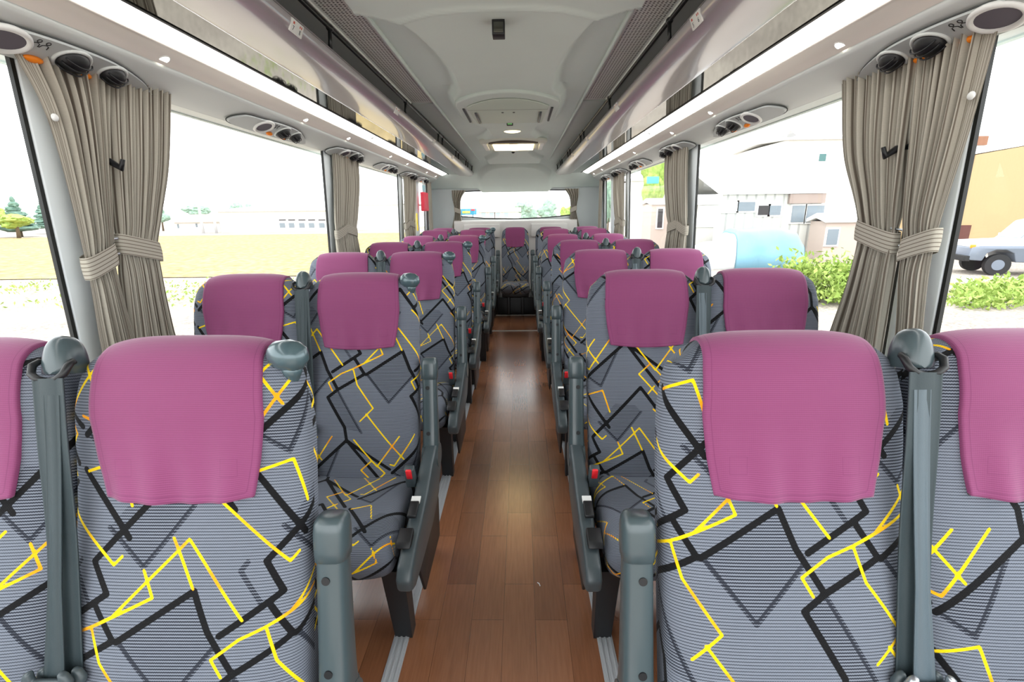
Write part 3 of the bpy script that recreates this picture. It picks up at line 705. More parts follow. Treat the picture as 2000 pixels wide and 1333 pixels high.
# ------------------------------------------------------------------ luggage racks
def rack(s, nm, digits):
    t = thing('luggage_rack', f'long grey overhead luggage rack above the {nm} seats', 'luggage rack', (0, 0, 0), 0, 'overhead luggage racks')
    y0, y1 = YF, 6.74
    c = catmull([(.760, 1.810), (.752, 1.797), (.70, 1.790), (.65, 1.786), (.61, 1.786), (.580, 1.792), (.562, 1.804), (.555, 1.821), (.559, 1.837), (.570, 1.842), (.583, 1.836), (.60, 1.82), (.64, 1.812), (.76, 1.815), (.885, 1.832)], 6)
    P = np.array([[(s*x, y, z) for x, z in c] for y in np.linspace(y0, y1, 30)])
    obj('shell', grid_mesh('shell', P), MAT['rack'], t)
    k = 13*6-4; e = [(s*x, z) for x, z in c[:60]]
    MB().prism([(s*x, z) for x, z in [(.752, 1.803), (.70, 1.793), (.65, 1.787), (.61, 1.787), (.580, 1.793), (.562, 1.805), (.556, 1.821), (.560, 1.837), (.572, 1.843), (.75, 1.85), (.90, 1.855), (.905, 1.84)]], 1, y1-.02, y1+.012, .004, 2).build('end_cap', MAT['rack'], t)
    pm = mesh('mirror_panel', [(s*x, y, z) for y in (y0, y1) for x, z in ((.893, 1.813), (.757, 1.808))], [(0, 1, 3, 2)], False)
    obj('mirror_panel', pm, MAT['mirror'], t)
    m = MB(); a, b = sorted((s*.889, s*.899)); m.box((a, y0, 1.810), (b, y1, 1.826)); m.build('seam_strip', MAT['rubber'], t)
    MB().tube([(s*.5562, y0, 1.829), (s*.5562, y1, 1.829)], .0011, 6).build('lip_groove', MAT['seam'], t)
    MB().tube([(s*.563, y0, 1.903), (s*.563, y1-.05, 1.903)], .007, 10).build('rail', MAT['rail'], t)
    for y in (-.6, .62, 1.78, 2.86, 3.95, 4.15, 5.0, 5.2, 5.9, 6.1, 6.6):
        m = MB(); m.tube([(s*.568, y, 1.838), (s*.565, y, 1.87), (s*.563, y, 1.903)], [.0075, .0065, .0065], 10); m.ell((s*.563, y, 1.903), (.012, .016, .011), 12, 8)
        m.build('rail_post', MAT['rail'], t)
    # number plates on the lip
    for i, y in enumerate((1.50, 2.62, 3.7, 4.7)):
        nrm = Vector((-s*.93, 0, -.36)).normalized(); up = Vector((-s*.36, 0, .93)).normalized(); right = up.cross(nrm)
        M = Matrix((right, up, nrm)).transposed().to_4x4(); M.translation = Vector((s*.5575, y, 1.8085))
        pl = MB(); pl.box((-.036, -.0165, -.004), (.036, .0165, .0012), .001)
        p = pl.build('number_plate', MAT['white'], t); p.matrix_local = M
        if i == 0:
            for d, px in zip(digits, (-.018, .016)):
                text_mesh(d, .017, MAT['ink'], p, Matrix.Translation((px*1.15, -.006, .0014)), 'number')
        mk = MB()
        for px, w in ((-.019, .009), (.013, .005), (.021, .005)): mk.box((px*1.15-w/2, .0050, .0012), (px*1.15+w/2, .0110, .0015))
        mk.build('red_mark', MAT['redink'], p)
    return t
MAT['ink'] = plain('blue_black_ink', srgb(30, 44, 66), 0.6); MAT['redink'] = plain('red_ink', srgb(206, 90, 76), 0.6)
rack(-1, 'left', '78'); rack(1, 'right', '56')

# light strips under the racks
for s, nm in ((-1, 'left'), (1, 'right')):
    for i, (y0, y1) in enumerate(((YF, 3.50), (3.53, 5.02), (5.05, 6.80))):
        w = ['nearest and longest length', 'middle length', 'farthest length at the rear'][i]
        t = thing('light_strip', f'glowing white light strip along the {nm} rack, {w}', 'light', (0, y0, 0), 0, 'light strips under the racks')
        c = catmull([(1.002, 1.806), (.99, 1.804), (.965, 1.810), (.94, 1.819), (.920, 1.828)], 5)
        obj('diffuser', grid_mesh('diffuser', np.array([[(s*x, y, z) for x, z in c] for y in (0, y1-y0)])), MAT['led'], t)
        MB().prism([(s*1.003, 1.803), (s*.965, 1.808), (s*.92, 1.827), (s*.92, 1.842), (s*1.003, 1.842)], 1, y1-y0-.004, y1-y0+.012, .002, 1).build('end_cap', MAT['white'], t)
        MB().prism([(s*.920, 1.826), (s*.901, 1.822), (s*.901, 1.845), (s*.920, 1.845)], 1, 0, y1-y0).build('edge_trim', MAT['white'], t)

# perforated ceiling vents
def grille(s, nm):
    t = thing('air_vent_grille', f'long perforated air vent grille in the ceiling, {nm} of the centre panel', 'vent', (0, 0, 0), 0, 'ceiling vent grilles')
    x0, x1, y0, y1 = .452, .588, .35, 3.13
    cols = 9; px = (x1-x0-.016)/cols; v, f = [], []
    ys = []; y = y0+.012
    while y < y1-.03: ys += [(y, y+.0062), (y+.0122, y+.0184)]; y += .0285
    m = MB()
    def q(a, b, c, d): m.add([(s*a, c, 1.952), (s*b, c, 1.952), (s*b, d, 1.952), (s*a, d, 1.952)], [(0, 1, 2, 3)])
    q(x0, x0+.008, y0, y1); q(x1-.008, x1, y0, y1)
    prev = y0
    for a, b in ys:
        q(x0+.008, x1-.008, prev, a); prev = b
        for i in range(cols+1):
            xa = x0+.008+i*px-.0032; xb = xa+.0072
            q(max(xa, x0+.008), min(xb, x1-.008), a, b)
    q(x0+.008, x1-.008, prev, y1)
    me = m.me('plate'); obj('plate', me, MAT['grille'], t)
    a, b = sorted((s*x0, s*x1)); MB().box((a, y0, 1.960), (b, y1, 1.961)).build('backing', MAT['black'], t)
    for xx in (x0-.004, x1): 
        a, b = sorted((s*xx, s*(xx+.004))); MB().box((a, y0, 1.946), (b, y1, 1.962)).build('edge_bar', MAT['grille'], t)
grille(-1, 'left'); grille(1, 'right')

# ------------------------------------------------------------------ overhead consoles on the header panels
MAT['console'] = plain('console_plastic', srgb(186, 192, 192), .4, 0, .5)
def console(s, ytip, nm, which):
    """plate with a loudspeaker, two round air nozzles and two reading-light buttons; local x' along the coach"""
    t = thing('overhead_console', f'grey overhead console with two round air nozzles, {which} above the {nm} windows', 'console', (0, ytip, 0), 0, 'overhead consoles above the windows')
    A = Vector((s*1.198, 0, 1.697)); B = Vector((s*1.088, 0, 1.752)); d = (B-A); W = d.length; d.normalize()
    nrm = Vector((-s*d.z if s*d.x < 0 else -s*d.z, 0, 0)); nrm = Vector((-s*abs(d.z), 0, -abs(d.x))).normalized()
    def pt(y, w, h): return A+d*(w*W)+nrm*h+Vector((0, y, 0))
    # plate outline (y, w)
    out = catmull([(0.0, .20), (-.03, .10), (-.12, .02), (-.70, .0), (-.70, .60), (-.55, .74), (-.38, .84), (-.22, .80), (-.08, .52), (0.0, .20)], 8)[:-1]
    m = MB(); n = len(out)
    lo = [pt(y, w, .000) for y, w in out]; hi = [pt(y*.985-.004, .5+(w-.5)*.93, .010) for y, w in out]
    m.add(lo+hi, [tuple(range(n, 2*n))]+[(i, (i+1) % n, n+(i+1) % n, n+i) for i in range(n)])
    m.build('plate', MAT['console'], t)
    MB().tube([pt(y, w, .002) for y, w in list(out)+[out[0]]], .0022, 6, caps=False).build('plate_seam', MAT['seam'], t)
    for y, r in ((-.195, .040), (-.325, .046)):
        c = pt(y, .46, .010); v = MB(); v.ring(c, nrm, r, .0055, 32, 8, (0, 1, 0), r*.86)
        vn = v.build('air_nozzle', MAT['header'], t)
        e = MB(); e.ell((0, 0, 0), (r*.93, r*.80, .030), 24, 10)
        rot = Matrix((Vector((0, 1, 0)), nrm.cross(Vector((0, 1, 0))), nrm)).transposed()
        e.v = [tuple(c+rot @ Vector(q)) for q in e.v]
        for k in (-.35, .0, .35):
            e.tube([c+rot @ Vector((r*.9*math.sin(a), r*k, .005+.030*math.cos(a)*math.sqrt(1-k*k))) for a in np.linspace(-1.3, 1.3, 9)], .0022, 6)
        e.build('nozzle_ball', MAT['black'], vn)
    sp = MB(); sp.ring(pt(-.500, .42, .010), nrm, .058, .008, 32, 8, (0, 1, 0), .040); so = sp.build('speaker_rim', MAT['white'], t)
    MB().disc(pt(-.500, .42, .006), nrm, .056, .006, 28, (0, 1, 0), .038).build('speaker_mesh', plain('speaker_mesh', srgb(96, 92, 100), .8), so)
    for y in (-.262, -.405):
        b = MB(); c = pt(y, .17, .013); b.ell((0, 0, 0), (.026, .011, .009), 18, 8)
        rot = Matrix((Vector((0, 1, 0)), nrm.cross(Vector((0, 1, 0))), nrm)).transposed()
        b.v = [tuple(c+rot @ Vector(q)) for q in b.v]; o = b.build('light_button', MAT['orange'], t); o['label'] = 'orange reading light button'
    ic = MB()
    for y in (-.435, -.412):
        ic.tube([pt(y+dy*1.0, w, .0105) for dy, w in ((-.010, .52), (-.008, .60), (0, .63), (.008, .60), (.010, .52))], .0011, 6)
        ic.ring(pt(y, .69, .0105), nrm, .005, .0011, 14, 6)
    ic.build('person_symbol', MAT['black'], t)
ORD = ['nearest one', 'second one', 'third one', 'fourth one', 'fifth one', 'farthest one']
for s, nm in ((-1, 'left'), (1, 'right')):
    for i, y in enumerate((1.735, 2.91, 3.97, 5.0, 5.92, 6.62)): console(s, y, nm, ORD[i])

# ------------------------------------------------------------------ things on the ceiling
def box_thing(name, label, cat, parts):
    t = thing(name, label, cat)
    for nm, mb, mat in parts: mb.build(nm, mat, t)
    return t
m1 = MB().box((-.021, 1.765, 1.868), (.021, 1.815, 1.926), .003); m2 = MB().box((-.016, 1.761, 1.874), (.016, 1.766, 1.905), .001)
box_thing('ceiling_sensor', 'small black box sensor hanging from the front of the ceiling centre', 'sensor', [('housing', m1, MAT['black']), ('lens', m2, MAT['mirror'])])
# roof hatch
t = thing('roof_hatch', 'pale moulded roof hatch set into the ceiling centre', 'hatch', (0, 3.09, 0))
arcx = np.linspace(-.29, .29, 17)
poly = [(x, 2.985+.22*(abs(x)/.29)**2.2-3.4) for x in arcx]+[(.305, 3.30-3.4), (.27, 3.83-3.4), (-.27, 3.83-3.4), (-.305, 3.30-3.4)]
MB().prism(poly, 2, 1.896, 1.930, .010, 3).build('frame', plain('hatch_frame', srgb(206, 218, 212), .45), t)
poly = [(x, 3.09+.20*(abs(x)/.24)**2.2-3.4) for x in np.linspace(-.24, .24, 13)]+[(.22, 3.79-3.4), (-.22, 3.79-3.4)]
MB().prism(poly, 2, 1.888, 1.90, .006, 2).build('panel', plain('hatch_panel', srgb(196, 208, 196), .5), t)
MB().tube([(-.235, -.045, 1.889), (.235, -.045, 1.889)], .0018, 6).build('panel_seam', MAT['seam'], t)
for s in (-1, 1):
    MB().box((s*.262-.006, -.06, 1.890), (s*.262+.006, .36, 1.899), .002).build('slot', MAT['seam'], t)
    MB().box((s*.198-.006, .02, 1.880), (s*.198+.006, .35, 1.890), .002).build('handle_bar', MAT['plastic_dark'], t)
    MB().disc((s*.034, .03, 1.889), (0, 0, -1), .007, .004, 14).build('screw', MAT['seam'], t)
m1 = MB().box((-.022, 3.59, 1.895), (.022, 3.63, 1.925), .003); m2 = MB().box((-.016, 3.582, 1.897), (.016, 3.591, 1.915), .001)
box_thing('ceiling_switch', 'small black and green switch on the ceiling behind the roof hatch', 'switch', [('housing', m1, MAT['black']), ('green_key', m2, plain('green_key', srgb(150, 230, 150), .4))])
t = thing('ceiling_spotlight', 'small oval warm spotlight on the ceiling, in front of the wide lamp', 'lamp', (.012, 3.96, 1.922))
m = MB(); m.ell((0, 0, 0), (.10, .085, .016), 28, 8); m.build('rim', MAT['ceil'], t)
m = MB(); m.ell((0, 0, -.008), (.068, .055, .014), 24, 8); m.build('lens', MAT['lampglow'], t)
t = thing('ceiling_lamp', 'wide warm glowing ceiling lamp with two bright panes', 'lamp', (.012, 4.66, 1.92))
poly = [(x, -.36+.16*(abs(x)/.30)**2) for x in np.linspace(-.30, .30, 15)]+[(.27, .33), (-.27, .33)]
MB().prism(poly, 2, -.022, .01, .008, 2).build('frame', plain('lamp_frame', srgb(206, 208, 198), .5), t)
poly = [(x, -.33+.13*(abs(x)/.22)**2) for x in np.linspace(-.22, .22, 13)]+[(.205, -.17), (-.205, -.17)]
MB().prism(poly, 2, -.034, -.018, .004, 2).build('dark_visor', plain('lamp_visor', srgb(70, 58, 48), .4), t)
for s in (-1, 1):
    a, b = sorted((s*.040, s*.185)); MB().box((a, -.17, -.040), (b, .22, -.018), .006).build('pane', MAT['lampglow'], t)
    a, b = sorted((s*.235, s*.275)); MB().box((a, -.14, -.030), (b, .29, -.018), .004).build('side_wing', MAT['white'], t)
MB().box((-.038, -.17, -.034), (.038, .22, -.018), .004).build('middle_pane', emit('soft_lamp', (1, .72, .30, 1), 3.5), t)
t = thing('ceiling_spotlight', 'small oval warm spotlight on the ceiling, behind the wide lamp', 'lamp', (.012, 5.06, 1.922))
m = MB(); m.ell((0, 0, 0), (.10, .085, .016), 28, 8); m.build('rim', MAT['ceil'], t)
m = MB(); m.ell((0, 0, -.008), (.070, .055, .014), 24, 8); m.build('lens', MAT['lampglow'], t)
tag(MB().ell((.0, 5.27, 1.918), (.02, .02, .02), 14, 8).build('ceiling_sensor', MAT['black']), 'tiny black dome sensor on the ceiling near the rear window', 'sensor')

# ------------------------------------------------------------------ curtains
def curtain(name_lab, base, dirv, edge, n_pl, amp, tie_z, group='tied-back striped curtains', seed=0, flat_lead=0.0, zb=.80, tie=True, cat='curtain', phase=0.0):
    """edge: list of (z, a, b): the cloth spans a..b along dirv at height z. base: (x,y) origin; dirv: unit (x,y)"""
    rnd = random.Random(seed); dv = np.array(dirv); pv = np.array((-dv[1], dv[0])); base = np.array(base)
    zs = np.linspace(edge[0][0], edge[-1][0], 90); E = sorted(edge)
    C = catmull([(z, a, b) for z, a, b in E], 20)
    a = np.interp(zs, C[:, 0], C[:, 1]); b = np.interp(zs, C[:, 0], C[:, 2]); m = n_pl*14+1; u = np.linspace(0, 1, m)
    wave = [rnd.uniform(-.25, .25) for _ in range(n_pl+2)]; jig = [rnd.uniform(.6, 1.25) for _ in range(n_pl+2)]
    ph = u*n_pl; k = ph.astype(int); fr = ph-k
    uw = u+np.array([wave[i] for i in k])*np.sin(np.pi*fr)**2/n_pl*.5
    A = np.array([jig[i] for i in k])*amp*(1-flat_lead*np.clip((.20-u)/.03, 0, 1))
    P = np.zeros((len(zs), m, 3)); UV = np.zeros((len(zs), m, 2)); tot = .42
    for i, z in enumerate(zs):
        g = np.exp(-((z-tie_z)/.05)**2) if tie else 0
        sq = 1-.55*g; sway = .10*math.sin((z-.8)*4.0+seed)
        off = A*sq*np.sin(2*np.pi*(ph+phase)+sway*3)+.25*A*np.sin(4*np.pi*ph+seed)
        al = a[i]+(b[i]-a[i])*uw
        xy = base+al[:, None]*dv+off[:, None]*pv
        P[i, :, :2] = xy; P[i, :, 2] = z; UV[i, :, 0] = u*tot; UV[i, :, 1] = z
    t = obj('curtain', grid_mesh('curtain', P, UV), MAT['curtain']); tag(t, name_lab, cat, group)
    u0 = np.interp(1.56, C[:, 0], C[:, 1]); q = base+(u0+.014)*dv
    if flat_lead: MB().ell((q[0]-math.copysign(amp*.55, q[0]), q[1], 1.56), (.006, .010, .010), 14, 8).build('button', MAT['white'], t)
    if tie:
        ta = np.interp(tie_z, C[:, 0], C[:, 1]); tb = np.interp(tie_z, C[:, 0], C[:, 2]); c = (ta+tb)/2; h = (tb-ta)/2+.006; N = 40
        Q = np.zeros((6, N, 3)); UQ = np.zeros((6, N, 2)); slope = .016*(1 if seed % 2 else -1)
        for r in range(6):
            for j in range(N):
                th = 2*math.pi*j/N; cx = math.copysign(abs(math.cos(th))**.6, math.cos(th)); sx = math.copysign(abs(math.sin(th))**.6, math.sin(th))
                bul = 1+.04*math.sin(math.pi*r/5)
                q = base+(c+h*cx*bul)*dv+(amp*.95+.004)*sx*bul*pv
                Q[r, j] = (q[0], q[1], tie_z-.032+r*.0125+slope*cx*1.2); UQ[r, j] = (r*.0125, j*.01)
        obj('tie_band', grid_mesh('tie_band', Q, UQ, closed_u=True), MAT['curtain'], t)
    return t
ZT = 1.722
CX = 1.174
for s, nm in ((-1, 'left'), (1, 'right')):
    b = (s*CX, 0)
    P = lambda z, a, bb: (z, a, bb)
    if s < 0: A1 = [(ZT, 1.272, 1.57), (1.54, 1.33, 1.515), (1.18, 1.335, 1.432), (.96, 1.318, 1.43), (.80, 1.31, 1.435)]; B1 = [(ZT, 1.565, 1.815), (1.47, 1.508, 1.735), (1.205, 1.464, 1.615), (.94, 1.425, 1.60), (.80, 1.39, 1.62)]
    else: A1 = [(ZT, 1.255, 1.485), (1.5, 1.27, 1.45), (1.197, 1.302, 1.40), (.94, 1.275, 1.35), (.80, 1.265, 1.35)]; B1 = [(ZT, 1.495, 1.815), (1.48, 1.47, 1.74), (1.216, 1.44, 1.597), (.90, 1.42, 1.645), (.80, 1.41, 1.70)]
    curtain(f'beige striped curtain tied back, nearer half of the pair at the nearest {nm} pillar', b, (0, 1), A1, 10, .017, A1[2][0], seed=3 if s < 0 else 4, flat_lead=.92)
    curtain(f'beige striped curtain tied back, farther half of the pair at the nearest {nm} pillar', b, (0, 1), B1, 11, .018, B1[2][0], seed=6 if s < 0 else 7)
    for w, y0, sd in (('second', 3.24, 11), ('third', 5.22, 21)):
        k = 1.0 if w == 'second' else 1.15
        curtain(f'beige striped curtain tied back, nearer half of the pair at the {w} {nm} pillar', b, (0, 1), [(ZT, y0+.10, y0+.32*k), (1.5, y0+.07, y0+.28*k), (1.19, y0+.0, y0+.17), (1.0, y0+.0, y0+.17), (.80, y0+.0, y0+.18)], 8, .017, 1.19, seed=sd)
        curtain(f'beige striped curtain tied back, farther half of the pair at the {w} {nm} pillar', b, (0, 1), [(ZT, y0+.345*k, y0+.56*k), (1.5, y0+.305*k, y0+.53*k), (1.19, y0+.18, y0+.39*k), (1.0, y0+.18, y0+.41*k), (.80, y0+.18, y0+.45*k)], 8, .017, 1.19, seed=sd+1)
    curtain(f'narrow beige curtain hanging straight at the rear {nm} corner', b, (0, 1), [(ZT, 6.66, 6.84), (1.4, 6.66, 6.83), (.85, 6.66, 6.82)], 4, .016, 1.19, seed=31, tie=False)
    curtain(f'beige curtain tied back at the {nm} edge of the rear window', (0, 7.035), (s, 0), [(1.62, .70, .905), (1.5, .775, .90), (1.34, .79, .875), (1.2, .78, .90), (1.04, .765, .945)], 5, .018, 1.34, seed=41, group='rear window curtains')
    # hook rods and the black hammer bracket between the two halves
    for z, y in ((1.235, 1.425), (1.19, 1.42)):
        tag(MB().tube([(s*(WX(z)+.0), y-.01, z), (s*1.19, y+.005, z), (s*1.165, y+.03, z+.006)], .0035, 8).build('curtain_hook', MAT['steel']), f'small steel curtain hook at the nearest {nm} pillar, {"upper" if z > 1.2 else "lower"} of two', 'hook', 'curtain hooks')
    t = thing('coat_hook', f'black coat hook between the curtains at the nearest {nm} pillar', 'hook', (s*(WX(1.46)), 1.49, 1.45))
    MB().box((-.012, -.022, -.045), (.012, .022, .045), .005).build('base', MAT['black'], t)
    MB().tube([(-s*.01, 0, .02), (-s*.045, .0, .015), (-s*.075, .0, -.005), (-s*.085, 0, .02)], [.010, .010, .009, .006], 10).build('arm', MAT['black'], t)

# red pouch and yellow strip by the rear left window
t = thing('emergency_pouch', 'red emergency pouch hanging in the rear left window', 'pouch', (-1.150, 6.26, 1.45))
m = MB(); m.box((-.022, -.15, -.115), (.022, .15, .115), .010); m.build('body', plain('red_vinyl', srgb(240, 60, 84), .5), t)
MB().box((-.006, -.08, .115), (.006, .06, .20), .002).build('hanging_tag', plain('pale_blue_tag', srgb(170, 214, 224), .6), t)
MB().box((-.005, -.05, .20), (.005, .08, .255), .002).build('hanger', MAT['white'], t)
tag(MB().box((-1.198, 5.92, 1.10), (-1.190, 5.965, 1.31), .002).build('marker_strip', plain('yellow_marker', srgb(250, 214, 20), .5)), 'yellow vertical marker strip on the pillar beside the red pouch', 'marker')

# ------------------------------------------------------------------ outside
def at(u, v, y):
    """world point at distance y down the coach's axis seen at the photo's column u, row v"""
    r = _F+_R*((u-1000)/FPX)-_U*((v-666.5)/FPX); return CAM+r*(y/r.y)
def flat(name, pts, z, mat, label=None, cat=None, kind=None):
    o = obj(name, mesh(name, [(x, y, z) for x, y in pts], [tuple(range(len(pts)))], False), mat); return tag(o, label, cat, None, kind)
flat('ground', [(-260, -60), (260, -60), (260, 320), (-260, 320)], GZ, ground_mat('gravel', (srgb(186, 176, 164), srgb(168, 158, 148)), .6), None, None, 'structure')
flat('rice_field', [(-200, 18.3), (-.5, 19.6), (-.5, 66), (-200, 62)], GZ+.03, ground_mat('ripe_field', (srgb(176, 154, 110), srgb(186, 164, 116)), .12), 'flat golden rice field stretching behind the coach on the left', 'field')
LEAF = [leaf_mat('leaves_bright', srgb(128, 154, 72), srgb(164, 184, 100)), leaf_mat('leaves_dark', srgb(92, 120, 112), srgb(112, 138, 122)), leaf_mat('leaves_pale', srgb(126, 152, 138), srgb(148, 172, 152))]
BARK = plain('bark', srgb(96, 82, 66), .9)
WH = plain('white_wall', srgb(226, 224, 220), .7); GREYW = plain('grey_window', srgb(120, 130, 138), .3); DARK = plain('dark_opening', srgb(52, 48, 50), .6)
ROOF = plain('pale_roof', srgb(206, 206, 204), .6); OCHRE = plain('ochre_wall', srgb(174, 148, 110), .8); PINK = plain('pinkish_wall', srgb(186, 170, 160), .8)
def blob_crown(pts, seed):
    mb = MB()
    for k, (c, r) in enumerate(pts):
        bm = bmesh.new(); bmesh.ops.create_icosphere(bm, subdivisions=3, radius=1)
        for v in bm.verts:
            d = v.co.normalized(); f = 1+.28*noise.noise(d*2.3+Vector((seed*3.1+k, k*1.7, 0)))+.16*noise.noise(d*6+Vector((k, seed, 2)))
            v.co = Vector((c[0]+d.x*r[0]*f, c[1]+d.y*r[1]*f, c[2]+d.z*r[2]*f))
        bm.verts.index_update(); mb.add([v.co for v in bm.verts], [[v.index for v in f.verts] for f in bm.faces], False); bm.free()
    return mb
def tree(u0, u1, vt, vb, y, kind, label, seed, group='trees outside'):
    rnd = random.Random(seed); a, b = at(u0, vb, y), at(u1, vb, y); top = at((u0+u1)/2, vt, y).z
    w = (b.x-a.x); cx = (a.x+b.x)/2; h = top-GZ
    t = thing('tree', label, 'tree', (cx, y, GZ), 0, group)
    MB().tube([(0, 0, 0), (.03*w, 0, h*.4), (0, 0, h*.85)], [w*.05, w*.04, w*.015], 8).build('trunk', BARK, t)
    P = []
    if kind == 'conifer':
        for k in range(7):
            f = k/6; P.append(((rnd.uniform(-.05, .05)*w, 0, h*(.22+.70*f)), (w*.52*(1-f*.86)*rnd.uniform(.85, 1.1), w*.5*(1-f*.86), h*.085)))
        m = LEAF[1]
    else:
        for k in range(9):
            an = rnd.uniform(0, 6.28); rr = rnd.uniform(0, .3)*w; zz = rnd.uniform(.45, .82)*h
            P.append(((rr*math.cos(an), rr*math.sin(an), zz), (w*rnd.uniform(.18, .28), w*.24, h*rnd.uniform(.12, .18))))
        m = LEAF[0] if kind == 'bright' else LEAF[2]
    blob_crown(P, seed).build('crown', m, t); return t
def leaves(name, spots, size, mat, seed, up=.7):
    """loose leaf blades around the given (x,y,z,spread,count) spots"""
    rnd = random.Random(seed); mb = MB()
    for x, y, z, sp, n in spots:
        for _ in range(n):
            c = Vector((x+rnd.gauss(0, sp), y+rnd.gauss(0, sp), z+abs(rnd.gauss(0, sp*up)))); s = size*rnd.uniform(.6, 1.3)
            d = Vector((rnd.uniform(-1, 1), rnd.uniform(-1, 1), rnd.uniform(.1, 1))).normalized(); e = d.cross(Vector((rnd.uniform(-1, 1), rnd.uniform(-1, 1), rnd.uniform(-1, 1)))).normalized()
            mb.add([c, c+d*s*.5+e*s*.22, c+d*s, c+d*s*.5-e*s*.22], [(0, 1, 2, 3)])
    return mb.build(name, mat)
tree(14, 70, 384, 462, 69, 'conifer', 'tall dark conifer across the field, left of two', 1)
tree(76, 128, 380, 462, 82, 'conifer', 'tall dark conifer across the field, right of two', 2)
tree(-30, 18, 398, 464, 66, 'bright', 'bright green round tree at the left edge across the field', 3)
tree(4, 70, 416, 464, 64, 'bright', 'low bright green bushy tree in front of the dark conifers', 4)
tree(300, 334, 404, 440, 90, 'pale', 'pale tree beside the low house across the field', 5)
tree(366, 424, 396, 446, 88, 'pale', 'broad pale tree behind the two utility poles', 6)
tree(448, 484, 393, 440, 92, 'pale', 'pale tree showing over the long white building, larger of two', 7)
tree(484, 508, 393, 440, 92, 'pale', 'pale tree showing over the long white building, smaller of two', 8)
def house(name, label, u0, u1, ve, vr, y, depth, wall, roof, wins=(), over=.4, grp='buildings outside', cat='building', flatroof=False):
    a = at(u0, ve, y); b = at(u1, ve, y); ze = (a.z+b.z)/2; zr = at((u0+u1)/2, vr, y).z; cx = (a.x+b.x)/2; w = b.x-a.x
    t = thing(name, label, cat, (cx, y, GZ), 0, grp); h = ze-GZ; rr = zr-GZ
    MB().box((-w/2, 0, 0), (w/2, depth, h)).build('wall', wall, t)
    if flatroof: MB().box((-w/2-over, -over, h), (w/2+over, depth+over, rr)).build('roof', roof, t)
    else: MB().prism([(-over, h-.05), (-over, h+.12), (depth/2, rr+.1), (depth+over, h+.12), (depth+over, h-.05), (depth/2, rr-.12)], 0, -w/2-over, w/2+over).build('roof', roof, t)
    for (p, q, r, s_, m) in wins:
        A = at(p, r, y); B = at(q, s_, y); x0, x1, z1, z0 = A.x-cx, B.x-cx, A.z-GZ, B.z-GZ
        f = MB().box((x0-.08, -.06, z0-.08), (x1+.08, .04, z1+.08)).build('window', WH, t)
        MB().box((x0, -.09, z0), (x1, -.02, z1)).build('pane', m, f)
    return t
house('long_building', 'long white building across the field with a row of dark windows', 425, 660, 412, 402, 76, 20, WH, ROOF, [(u, u+14, 429, 431, DARK) for u in (545, 563, 583, 602, 622)]+[(u, u+12, 436, 445, GREYW) for u in (546, 564, 584, 603, 623)], .6)
house('low_house', 'low pale house across the field left of the long building', 340, 428, 434, 420, 78, 8, WH, plain('tan_roof', srgb(196, 178, 166), .8), [(346, 351, 438, 446, GREYW), (382, 387, 437, 444, GREYW)], .6)
house('white_warehouse', 'white warehouse past the field seen in the third left window', 690, 780, 400, 392, 80, 20, WH, ROOF, [], .4)
for u, w in ((387, 'left'), (413, 'right')):
    p = at(u, 398, 74); tag(MB().tube([(p.x, 74, GZ), (p.x, 74, p.z)], [.22, .16], 10).build('utility_pole', plain('pole_concrete', srgb(190, 190, 192), .8)), f'pale utility pole across the field, {w} one of two', 'pole', 'utility poles')
SIDING = NT('ribbed_siding'); _w = SIDING.math('SINE', SIDING.math('MULTIPLY', SIDING.n('ShaderNodeSeparateXYZ').outputs[0], 14.0))
_sx = [n for n in SIDING.t.nodes if n.type == 'SEPXYZ'][0]; SIDING.t.links.new(SIDING.co(), _sx.inputs[0])
SIDING.base(SIDING.mix(SIDING.math('GREATER_THAN', _w, .75), srgb(214, 213, 206), srgb(176, 176, 172)), .7); SIDING = SIDING.m
whh = house('white_house', 'white house with ribbed siding and small windows behind the covered car', 1412, 1608, 377, 322, 24, 7, SIDING, plain('white_roof', srgb(232, 232, 232), .6), [(1414, 1438, 395, 413, WH), (1442, 1472, 395, 412, GREYW), (1481, 1499, 402, 420, DARK), (1503, 1522, 402, 420, GREYW), (1547, 1567, 402, 434, GREYW), (1576, 1604, 402, 434, GREYW)], .25)
p0, p1 = at(1542, 379, 23.9), at(1609, 397, 23.9)
MB().box((p0.x-whh.location.x, -.2, p1.z-GZ), (p1.x-whh.location.x, -.03, p0.z-GZ)).build('plank_panel', plain('weathered_planks', srgb(150, 134, 126), .85), whh)
house('plank_shed', 'low grey plank shed left of the white house', 1352, 1398, 398, 384, 22.6, 1.0, plain('grey_planks', srgb(176, 172, 164), .85), ROOF, [(1366, 1400, 402, 440, WH)], .3)
house('pink_annex', 'pinkish wall annex with a grey window right of the white house', 1615, 1720, 432, 420, 22.2, 1.2, PINK, ROOF, [(1616, 1632, 448, 478, GREYW)], .15)
uph = house('upper_house', 'tall pale house rising behind the white house', 1540, 1690, 272, 262, 40, 9, WH, ROOF, [(1600, 1611, 301, 315, plain('teal_glass', srgb(70, 110, 110), .4))], .4)
p0 = at(1547, 266, 40); p1 = at(1572, 250, 40); ux = uph.location.x
MB().prism([(p0.x-ux, p0.z-GZ-.2), (p1.x-ux, p0.z-GZ+.2), (p0.x-ux+.35, p1.z-GZ)], 1, 1.0, 1.8).build('gable_peak', plain('grey_gable', srgb(140, 138, 136), .8), uph)
